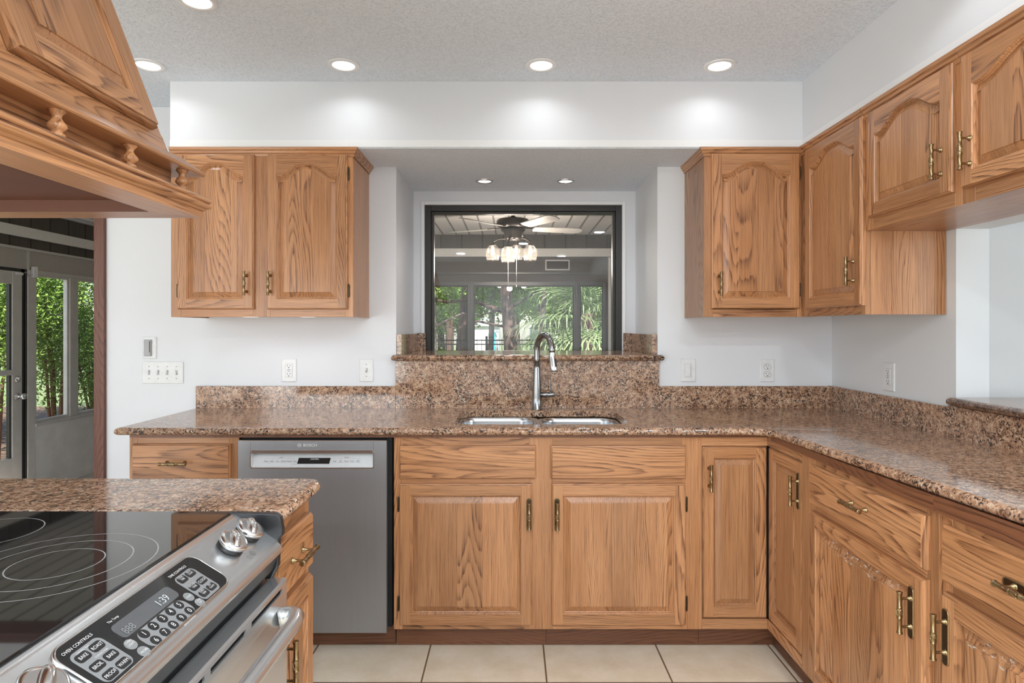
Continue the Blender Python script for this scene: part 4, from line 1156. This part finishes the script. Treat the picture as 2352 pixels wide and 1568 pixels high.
# left wall (x = -4.4): door + glazed panels
XL = -4.4
m = MB(); m.box(XL - .08, XL, 3.19, 7.0, 1.845, 2.02); m.box(XL - .08, XL, 3.19, 4.52, SF, 1.845); m.box(XL - .08, XL, 6.95, 7.0, SF, 1.845)
m.box(XL - .08, XL, 3.19, 7.0, 2.02, 2.03)
struct(m.build('wall_sunroom_left', 'header_stucco_lit'), 'grey-brown stucco header over the sunroom door and windows')
sbox('wall_sunroom_siding', [(XL - .08, XL - .005, 3.19, 7.0, 2.03, SC), (XL, 1.7, 7.005, 7.08, 2.13, SC)], 'siding', 'dark vertical board siding under the sunroom ceiling')
sbox('trim_4', [(XL, XL + .035, 3.19, 6.96, 2.128, 2.222), (XL, 1.6, 6.965, 7.0, 2.128, 2.222)], 'band_white', 'white horizontal beam around the sunroom', bevel=.004)
sbox('trim_5', [(XL, XL + .03, 3.19, 6.96, 2.015, 2.035), (XL, XL + .012, 5.54, 5.56, 1.845, 2.015)], 'sunroom_metal', 'slim metal trim above the sunroom door')
m = MB()
m.box(XL - .07, XL + .012, 5.540, 5.625, SF, 1.845); m.box(XL - .06, XL + .012, 6.955, 7.0, SF, 1.845)
m.box(XL - .05, XL + .012, 5.625, 6.955, 1.812, 1.845); m.box(XL - .05, XL + .022, 5.625, 6.955, .405, .435)
struct(m.build('trim_6', 'sunroom_metal', bevel=.004), 'brushed metal posts and sill framing the sunroom windows')
sbox('wall_kick_panel', [(XL - .03, XL - .005, 5.625, 6.955, SF + .07, .405), (XL - .04, XL + .004, 5.625, 6.955, SF, SF + .07)], 'kick_metal', 'silvery metal kick panel under the sunroom windows')
for k, (a, b) in enumerate(((5.630, 6.062), (6.175, 6.950))):
    m = MB(); tt = .022
    for bx in ((XL - .035, XL + .004, a, a + tt, .435, 1.812), (XL - .035, XL + .004, b - tt, b, .435, 1.812), (XL - .035, XL + .004, a + tt, b - tt, 1.79, 1.812), (XL - .035, XL + .004, a + tt, b - tt, .435, .462)): m.box(*bx)
    wn = struct(m.build('window_%d' % (k + 2), 'sunroom_metal', bevel=.003), 'metal framed side window of the sunroom')
    m = MB(); m.box(XL - .018, XL - .014, a + tt, b - tt, .462, 1.79); m.build('window_pane', 'window_glass', wn)
m = MB(); m.box(XL - .05, XL + .018, 6.062, 6.100, .435, 1.812); m.box(XL - .05, XL + .010, 6.108, 6.175, .435, 1.812)
struct(m.build('trim_7', 'sunroom_metal', bevel=.004), 'double metal mullion between the sunroom side windows')
# door
m = MB(); ya, yb = 4.60, 5.478; F0, F1 = XL - .03, XL + .010
for bx in ((F0, F1, yb - .105, yb, SF + .01, 1.815), (F0, F1, ya, ya + .105, SF + .01, 1.815), (F0, F1, ya + .105, yb - .105, 1.70, 1.815), (F0, F1, ya + .105, yb - .105, SF + .01, .17), (F0, F1 + .004, ya + .105, yb - .105, .90, .945)): m.box(*bx)
dr = struct(m.build('door_1', 'sunroom_metal', bevel=.004), 'metal framed glass storm door of the sunroom')
m = MB(); m.box(XL - .014, XL - .010, ya + .105, yb - .105, .945, 1.70); m.box(XL - .014, XL - .010, ya + .105, yb - .105, .17, .90); m.build('door_pane', 'window_glass', dr)
m = MB()
for z0, z1 in ((.945, 1.70), (.17, .90)): m.box(F0, F1 - .012, yb - .125, yb - .105, z0, z1); m.box(F0, F1 - .012, ya + .105, ya + .125, z0, z1)
m.build('glazing_bead', 'sunroom_dark', dr)
m = MB(); m.lathe((XL + .010, 5.424, .707), X, [(.030, 0), (.030, .004), (.022, .007), (.011, .012), (.010, .035), (.018, .042), (.027, .052), (.029, .062), (.024, .072), (.010, .077)], 24); m.build('door_knob', 'chrome', dr)
m = MB(); m.lathe((XL + .010, 5.424, .862), X, [(.029, 0), (.029, .006), (.023, .012), (.010, .014)], 24); m.box(XL + .020, XL + .032, 5.419, 5.429, .848, .876); m.build('deadbolt', 'chrome', dr)
sbox('trim_8', [(XL - .06, XL - .002, 5.480, 5.512, SF, 1.845), (XL - .06, XL + .006, 5.520, 5.538, SF, 1.845), (XL - .06, XL - .002, 4.54, 5.512, 1.818, 1.845)], 'sunroom_dark', 'dark gasketed jamb of the sunroom door', bevel=.002)
t = thing('door_sensor', 'small white alarm sensor at the top of the sunroom door post', 'sensor', (XL + .012, 5.60, 1.80))
m = MB(); m.box(XL + .012, XL + .040, 5.575, 5.625, 1.775, 1.875); m.build('sensor_box', 'white_plastic', t, bevel=.004)
m = MB(); m.box(XL + .010, XL + .030, 5.40, 5.47, 1.785, 1.808); m.build('magnet', 'white_plastic', t, bevel=.003)
m = MB(); m.tube([(XL + .022, 5.47, 1.80), (XL + .03, 5.50, 1.815), (XL + .026, 5.54, 1.79), (XL + .03, 5.58, 1.80)], .0022, 6); m.build('sensor_wire', 'grey_plastic', t)
# far wall y = 7
m = MB(); m.box(XL, 1.6, 7.0, 7.08, 1.828, 2.13); m.box(XL, 1.6, 7.0, 7.08, SF, .44); m.box(1.075, 1.6, 7.0, 7.08, .44, 1.828); m.box(XL, -2.3, 7.0, 7.08, .44, 1.828)
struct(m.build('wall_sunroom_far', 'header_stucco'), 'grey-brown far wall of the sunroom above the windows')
m = MB()
for a, b in ((-.505, -.440), (.708, .778)): m.box(a, b, 6.97, 7.07, .44, 1.828); m.box(a + .025, b - .025, 6.955, 6.97, .44, 1.828)
m.box(-2.3, 1.07, 6.985, 7.05, 1.80, 1.845); m.box(-2.3, 1.07, 6.96, 7.05, .42, .47); m.box(1.045, 1.075, 6.97, 7.05, .44, 1.828)
m.box(XL, 1.6, 6.985, 7.0, 1.93, 1.955)
struct(m.build('trim_9', 'mullion_grey', bevel=.003), 'grey metal mullions of the far sunroom windows')
for k, (a, b) in enumerate(((-2.29, -.505), (-.440, .708), (.778, 1.045))):
    m = MB(); tt = .012
    for bx in ((a, a + tt, 7.0, 7.04, .47, 1.80), (b - tt, b, 7.0, 7.04, .47, 1.80), (a + tt, b - tt, 7.0, 7.04, 1.788, 1.80), (a + tt, b - tt, 7.0, 7.04, .47, .482)): m.box(*bx)
    wn = struct(m.build('window_%d' % (k + 4), 'sunroom_dark'), 'far window of the sunroom looking on to the garden')
    m = MB(); m.box(a + tt, b - tt, 7.018, 7.022, .482, 1.788); m.build('window_pane', 'window_glass', wn)
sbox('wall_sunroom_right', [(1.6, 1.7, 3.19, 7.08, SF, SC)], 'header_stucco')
m = MB()
for x in (1.10, 1.16, 1.23, 1.31, 1.40, 1.5): m.box(x, x + .028, 6.965, 6.998, SF, 2.12)
struct(m.build('trim_10', 'band_white', bevel=.003), 'pale vertical battens beside the far sunroom windows')
# wall vent
t = thing('wall_vent', 'dull metal louvred vent on the far sunroom wall', 'vent', (.52, 6.99, 2.03))
m = MB(); m.new(); P = rrect(.38, .66, 1.975, 2.095, .004, 2)
FV_ = frame((0, 6.998, 0), X, Z); m = MB(FV_); m.new(); m.rings([[(a, b, w_) for a, b in offs(P, d)] for d, w_ in ((0, 0), (0, .008), (-.015, .008), (-.015, .002))], 0); m.build('vent_frame', 'sunroom_metal', t)
m = MB(FV_)
for i in range(7): m.box(.395, .645, 1.992 + i * .013, 1.996 + i * .013, .001, .007)
m.build('louvers', 'sunroom_dark', t)

# ------------------------------------------------------------------ ceiling fan
FX, FY, FZ = .01, 5.55, 2.245
fan = thing('ceiling_fan', 'dark bronze ceiling fan with five pale blades and four tulip lights in the sunroom', 'ceiling fan', (FX, FY, FZ))
m = MB(); m.lathe((FX, FY, FZ), Z, [(.02, -.035), (.10, -.035), (.125, -.02), (.150, 0), (.150, .035), (.140, .05), (.05, .062), (.03, .075), (.016, .08), (.016, SC - FZ - .03), (.055, SC - FZ - .012), (.06, SC - FZ - .001)], 40); m.build('motor', 'fan_dark', fan)
m = MB(); m.lathe((FX, FY, FZ - .035), Z, [(.02, -.10), (.06, -.10), (.075, -.08), (.085, -.03), (.11, -.012), (.11, 0)], 32); m.build('light_fitter', 'fan_dark', fan)
for k in range(5):
    a = math.radians(14 + 72 * k); d = Vector((math.cos(a), math.sin(a), 0)); q = Vector((-math.sin(a), math.cos(a), 0)); tl = math.radians(-12)
    qq = q * math.cos(tl) + Z * math.sin(tl)
    c0 = Vector((FX, FY, FZ - .025)); F_ = frame(c0, d, qq)
    P = [(.20, -.052), (.60, -.066), (.645, -.05), (.665, 0), (.645, .05), (.60, .066), (.20, .052), (.185, 0)]
    m = MB(F_); m.new(); m.rings([[(x, y, w_) for x, y in P] for w_ in (-.004, .004)], 0, cap0=True, cap1=True); bl = m.build('blade', 'fan_blade', fan)
    m = MB(F_); m.box(.10, .25, -.016, .016, .004, .010); m.build('blade_iron', 'fan_dark', bl)
for k, (px, dy, dz) in enumerate(((-.185, .02, .0), (-.045, -.15, -.035), (.030, .13, .015), (.155, -.02, -.005))):
    x, y, z = FX + px, FY + dy, 2.012 + dz
    m = MB(); m.tube([(FX + px * .2, FY + dy * .2, 2.13), (FX + px * .7, FY + dy * .7, 2.125), (x, y, 2.10 + dz), (x, y, z + .055)], .008, 10); am = m.build('lamp_arm', 'fan_dark', fan)
    m = MB(); m.lathe((x, y, z + .05), Z, [(.03, 0), (.034, .006), (.02, .022), (.01, .03)], 20); m.build('socket', 'fan_dark', am)
    m = MB(); m.lathe((x, y, z), (0, 0, 1), [(.052, -.082), (.060, -.06), (.066, -.02), (.062, .01), (.050, .035), (.034, .052)], 28, cap=False); m.build('glass_shade', 'clear_glass', am)
    m = MB(); m.lathe((x, y, z), (0, 0, 1), [(.004, -.045), (.014, -.030), (.018, -.010), (.013, .015), (.010, .045)], 16); m.build('bulb', 'bulb_warm', am)
    light('fan_lamp', 'POINT', (x, y, z - .10), 8.0, (1, .90, .80), parent=fan, shadow_soft_size=.04)
for px, zb2 in ((-.045, 1.60), (.03, 1.70)):
    m = MB(); m.tube([(FX + px, FY - .02, 2.10), (FX + px, FY - .02, zb2)], .0016, 6); m.lathe((FX + px, FY - .02, zb2 - .02), Z, [(.002, 0), (.006, .006), (.004, .018), (.002, .022)], 10); m.build('pull_chain', 'sunroom_metal', fan)


# ------------------------------------------------------------------ garden
def fast_mesh(name, verts, faces, mats, parent=None, mi=None):
    me = bpy.data.meshes.new(name); base = ROOT.get(parent.name, Vector((0, 0, 0))) if parent else Vector((0, 0, 0))
    me.from_pydata([(v[0] - base.x, v[1] - base.y, v[2] - base.z) for v in verts], [], faces); me.update()
    for m_ in (mats if isinstance(mats, (list, tuple)) else [mats]): me.materials.append(MATS[m_])
    if mi: me.polygons.foreach_set('material_index', mi)
    o = bpy.data.objects.new(name, me); S.collection.objects.link(o)
    if parent: o.parent = parent
    ROOT[o.name] = base; return o


def leaves(blobs, n, size, name, mat, parent, seed=1, droop=.3, asp=.5):
    R = random.Random(seed); vs = []; fs = []
    tot = sum(b[3] * b[4] * b[5] for b in blobs) ** 1.0
    for (cx, cy, cz, rx, ry, rz) in blobs:
        k = int(n * rx * ry * rz / tot)
        for _ in range(k):
            while True:
                a, b, c_ = R.uniform(-1, 1), R.uniform(-1, 1), R.uniform(-1, 1); d = math.sqrt(a * a + b * b + c_ * c_)
                if .45 < d < 1: break
            p = Vector((cx + a * rx, cy + b * ry, cz + c_ * rz)); s_ = size * R.uniform(.6, 1.3)
            d1 = Vector((R.uniform(-1, 1), R.uniform(-1, 1), R.uniform(-.6, .4) - droop)).normalized()
            d2 = d1.cross(Vector((R.uniform(-.6, .6), R.uniform(-.6, .6), 1))).normalized() * asp
            nrm = d1.cross(d2).normalized() * s_ * .12
            i = len(vs)
            vs += [p - d1 * s_ * .5, p + d2 * s_ * .5 + nrm, p + d1 * s_ * .5, p - d2 * s_ * .5 + nrm]
            fs += [(i, i + 1, i + 2), (i, i + 2, i + 3)]
    return fast_mesh(name, vs, fs, mat, parent)


def shrub(name, x, y, h, r, n, size, mat, lab, group=None, stems=5, zg=-.3, seed=1, lo=.25, asp=.5):
    R = random.Random(seed * 7 + 3); t = thing(name, lab, 'shrub', (x, y, zg), group)
    bl = []
    for k in range(10):
        a = R.uniform(0, 6.28); q = R.uniform(0, .55) * r; z = zg + h * R.uniform(lo + .1, .9)
        bl.append((x + q * math.cos(a), y + q * math.sin(a), z, r * R.uniform(.45, .7), r * R.uniform(.45, .7), h * R.uniform(.14, .24)))
    leaves(bl, n, size, 'foliage', mat, t, seed, asp=asp)
    m = MB()
    for k in range(stems):
        a = R.uniform(0, 6.28); q = R.uniform(.2, .6) * r
        m.tube([(x + .05 * math.cos(a), y + .05 * math.sin(a), zg), (x + q * .4 * math.cos(a), y + q * .4 * math.sin(a), zg + h * .35), (x + q * math.cos(a + .2), y + q * math.sin(a + .2), zg + h * .8)], [.022, .016, .006], 7)
    m.build('stems', 'stem_brown', t); return t


def tree(x, y, h, r, lab, bark, mat, seed, lean=0, crown_r=2.2, n=5000, size=.12, limbs=(), group='garden trees', cz=None, zg=-.3):
    R = random.Random(seed * 5 + 1); t = thing('garden_tree', lab, 'tree', (x, y, zg), group)
    m = MB(); N = 7
    def ctr(s_): return (x + lean * s_ + .06 * math.sin(s_ * 5 + seed), y + .04 * math.sin(s_ * 4), zg + h * s_)
    m.tube([ctr(i / N) for i in range(N + 1)], [r * (1.35 if i == 0 else 1 - .55 * i / N) for i in range(N + 1)], 16); m.build('trunk', bark, t)
    for k, (s_, dx, dy, dz, rr) in enumerate(limbs):
        p = Vector(ctr(s_)); m = MB(); e = p + Vector((dx, dy, dz))
        mid = p.lerp(e, .45) + Vector((0, 0, .12)); m.tube([p, mid, p.lerp(e, .75) + Vector((0, 0, -.05)), e], [rr, rr * .75, rr * .55, rr * .3], 9); m.build('limb', bark, t)
    cz = cz or zg + h
    bl = []
    for k in range(9):
        a = R.uniform(0, 6.28); q = R.uniform(.1, .7) * crown_r
        bl.append((x + lean + q * math.cos(a), y + q * math.sin(a) * .7, cz + R.uniform(-.5, .45) * crown_r, crown_r * R.uniform(.35, .6), crown_r * R.uniform(.35, .6), crown_r * R.uniform(.25, .45)))
    leaves(bl, n, size, 'leaves', mat, t, seed)
    return t


m = MB(); m.box(-40, 40, 7.3, 60, -.36, -.30); m.box(-40, -4.6, -5, 7.3, -.36, -.30)
go = m.build('lawn', 'grass'); go['kind'] = 'structure'; go['label'] = 'sunlit green lawn beyond the sunroom'
m = MB(); m.box(-12, 8, 7.35, 12.5, -.298, -.285); m.box(-12, -4.65, 3, 7.35, -.298, -.285); mo = m.build('ground_mulch', 'mulch'); mo['kind'] = 'structure'

GL = 'shrubs outside the sunroom side windows'
shrub('leafy_shrub', -5.75, 6.75, 2.9, .95, 11000, .05, 'leaf_bright', 'bright green shrub right outside the sunroom door glass', GL, 7, seed=11)
shrub('leafy_shrub', -6.0, 8.05, 3.0, 1.0, 17000, .05, 'leaf_bright', 'bright green shrub filling the first sunroom side window', GL, 9, seed=12)
shrub('leafy_shrub', -6.3, 9.3, 3.1, 1.05, 14000, .055, 'leaf_mid', 'mid green shrub filling the second sunroom side window', GL, 8, seed=13)
shrub('leafy_shrub', -7.9, 9.2, 4.2, 1.5, 6500, .10, 'leaf_dark', 'dark tall shrub behind the bright shrubs by the side windows', GL, 5, seed=14)
shrub('leafy_shrub', -7.4, 7.4, 4.0, 1.5, 6000, .10, 'leaf_mid', 'tall green shrub behind the one outside the sunroom door', GL, 5, seed=15)

tree(-.03, 13.5, 6.5, .165, 'massive dark-barked tree straight behind the pull chains of the fan', 'bark_brown', 'leaf_mid', 1, lean=-.32, n=7000, size=.13, crown_r=3.0, cz=4.9,
     limbs=((.30, -1.9, .3, .40, .055), (.31, 1.5, .2, .7, .032), (.25, -1.5, -.4, .05, .030)))
tree(.40, 12.6, 5.5, .072, 'slimmer leaning dark tree right of the massive one', 'bark_brown', 'leaf_bright', 2, lean=.75, n=3500, size=.12, crown_r=2.0, cz=3.6)
tree(-1.70, 13.6, 5.5, .070, 'pale straight-trunked tree at the left edge of the kitchen window', 'bark_pale', 'leaf_bright', 3, lean=.05, n=4500, size=.12, crown_r=1.7, cz=3.3, limbs=((.3, 1.4, .2, .4, .028),))
tree(-1.45, 17.5, 6, .17, 'reddish brown tree half hidden by the left mullion', 'bark_brown', 'leaf_mid', 4, lean=.3, n=6000, size=.15, crown_r=2.2, cz=3.2)
tree(-.62, 18.5, 6, .10, 'pinkish trunk behind the garden fence, left of the massive tree', 'bark_pale', 'leaf_bright', 5, n=6000, size=.15, crown_r=2.2, cz=3.4)
tree(1.15, 16.0, 6, .12, 'grey leaning tree behind the palm fronds', 'bark_pale', 'leaf_mid', 6, lean=.5, n=6000, size=.15, crown_r=2.2, cz=3.3)
BK = 'distant trees beyond the fence'
for k, (x, y, cz) in enumerate(((-6.8, 26, 2.6), (-3.6, 31, 3.2), (.3, 33, 3.9), (3.2, 29, 3.0), (6.6, 27, 2.6), (-2.6, 25, 3.9), (1.2, 24.5, 4.0), (4.4, 22, 2.6), (-4.9, 21, 2.4))):
    tree(x, y, 5.5, .2, ('far broad tree beyond the fence, %s' % ('leftmost of the far row', 'left of the white house', 'above the white house', 'right of the white house', 'far right behind the palm', 'in front of the far row, over the fence', 'right of the massive trunk, over the fence', 'behind the palm crown', 'behind the pale straight trunk')[k]),
         'bark_brown', ('leaf_bright', 'leaf_mid', 'leaf_bright')[k % 3], 20 + k, crown_r=3.0, n=9000, size=.20, cz=cz, group=BK)
shrub('garden_shrub', -1.25, 11.2, 1.15, .7, 2600, .06, 'leaf_dark', 'dark low shrub under the pale straight trunk', 'low garden shrubs', 3, seed=31, lo=.05)
shrub('garden_shrub', -.78, 10.6, 1.02, .42, 1800, .05, 'leaf_purple', 'purple-leaved shrub beside the left mullion', 'low garden shrubs', 3, seed=32, lo=.05)
shrub('garden_shrub', -1.55, 10.4, 1.0, .42, 1700, .05, 'leaf_purple', 'purple-leaved shrub at the left end of the kitchen window', 'low garden shrubs', 3, seed=33, lo=.05)
shrub('garden_shrub', .55, 11.5, 1.15, .55, 2200, .06, 'leaf_dark', 'dark green shrub behind the faucet, right of the massive trunk', 'low garden shrubs', 3, seed=34, lo=.05)
shrub('garden_shrub', 1.9, 13.2, 2.6, 1.2, 4500, .09, 'leaf_dark', 'tall dark shrub filling the gap behind the palm', 'low garden shrubs', 3, seed=35, lo=.05)
shrub('garden_shrub', -2.6, 14.5, 2.6, 1.3, 4500, .09, 'leaf_mid', 'tall green shrub left of the pale straight trunk', 'low garden shrubs', 3, seed=36, lo=.05)

# fan palm
def palm(x, y, zc, lab, seed, n=26, L=.85, pl=.65):
    R = random.Random(seed); t = thing('fan_palm', lab, 'palm', (x, y, -.3), 'fan palms')
    m = MB(); m.tube([(x, y, -.3), (x + .03, y, zc * .5), (x, y, zc)], [.10, .08, .09], 12); m.build('trunk', 'bark_brown', t)
    for k in range(n):
        az = 2.4 * k + R.uniform(-.2, .2); el = R.uniform(-.7, 1.0)
        d = Vector((math.cos(az) * math.cos(el), math.sin(az) * math.cos(el), math.sin(el)))
        c0 = Vector((x, y, zc + R.uniform(-.25, .1))); e = c0 + d * pl + Vector((0, 0, -.06)); side = d.cross(Z).normalized(); upv = side.cross(d)
        vs = []; fs = []
        w_ = .008; vs += [c0 - side * w_, c0 + side * w_, e + side * w_ * .7, e - side * w_ * .7]; fs.append((0, 1, 2, 3))
        NL = 24
        for j in range(NL):
            a = math.radians(-105 + 210 * j / (NL - 1)); dl = (d * math.cos(a) + side * math.sin(a)); LL = L * (.72 + .28 * math.cos(a)) * R.uniform(.9, 1.05)
            per = dl.cross(upv).normalized() * .013; m1 = e + dl * LL * .55 + upv * .02; m2 = e + dl * LL * .85 - Vector((0, 0, .10 * LL)); m3 = e + dl * LL * .97 - Vector((0, 0, .33 * LL))
            i = len(vs); vs += [e - per * .3, e + per * .3, m1 + per, m1 - per, m2 + per * .7, m2 - per * .7, m3]
            fs += [(i, i + 1, i + 2, i + 3), (i + 3, i + 2, i + 4, i + 5), (i + 5, i + 4, i + 6)]
        fast_mesh('frond', vs, fs, 'leaf_palm', t)
    return t


palm(1.22, 9.9, 1.55, 'large fan palm filling the right part of the kitchen window', 3)
palm(1.75, 10.9, 1.9, 'fan palm behind the larger one, at the right window edge', 5, 22)
palm(1.35, 10.6, .85, 'low fan palm under the large one', 8, 18, .8, .5)

# fence
fn = thing('garden_fence', 'black iron picket fence across the garden behind the trees', 'fence', (0, 15.2, -.3))
m = MB()
for i in range(97):
    x = -6 + i * .125; m.box(x - .007, x + .007, 15.19, 15.204, -.3, 1.06)
m.build('pickets', 'iron', fn)['kind'] = 'stuff'
for z in (-.12, .90, 1.0):
    m = MB(); m.box(-6, 6, 15.18, 15.21, z, z + .03); m.build('rail', 'iron', fn)
for x in (-5.2, -2.8, -.63, 1.6, 4.0):
    m = MB(); m.box(x - .03, x + .03, 15.16, 15.22, -.3, 1.12); m.build('fence_post', 'iron', fn)
# far white house and sheds
hs = thing('white_house', 'white house far across the lawn, left of the massive trunk', 'house', (-1.9, 38, -.3))
m = MB(); m.box(-3.0, -.8, 38, 41, -.3, 1.45); m.build('walls', 'white_siding', hs)
m = MB(); m.new(); m.rings([[(-3.15, y, 1.45), (-.65, y, 1.45), (-1.9, y, 2.15)] for y in (37.8, 41.2)], 0, cap0=True, cap1=True); m.build('roof', 'grey_roof', hs)
m = MB(); m.box(-1.35, -1.0, 37.9, 38, -.2, 1.1); m.build('door', 'teal_paint', hs, label='teal door')
hs = thing('garden_shed', 'pale blue-white shed far right of the massive trunk', 'shed', (1.9, 36, -.3))
m = MB(); m.box(1.1, 2.9, 36, 38, -.3, 1.3); m.build('walls', 'white_siding', hs)
m = MB(); m.new(); m.rings([[(1.0, y, 1.3), (3.0, y, 1.3), (2.0, y, 1.8)] for y in (35.9, 38.1)], 0, cap0=True, cap1=True); m.build('roof', 'grey_roof', hs)
m = MB(); m.box(1.5, 1.9, 35.95, 36, .3, .8); m.build('window', 'grey_roof', hs)
bpy.context.view_layer.update()
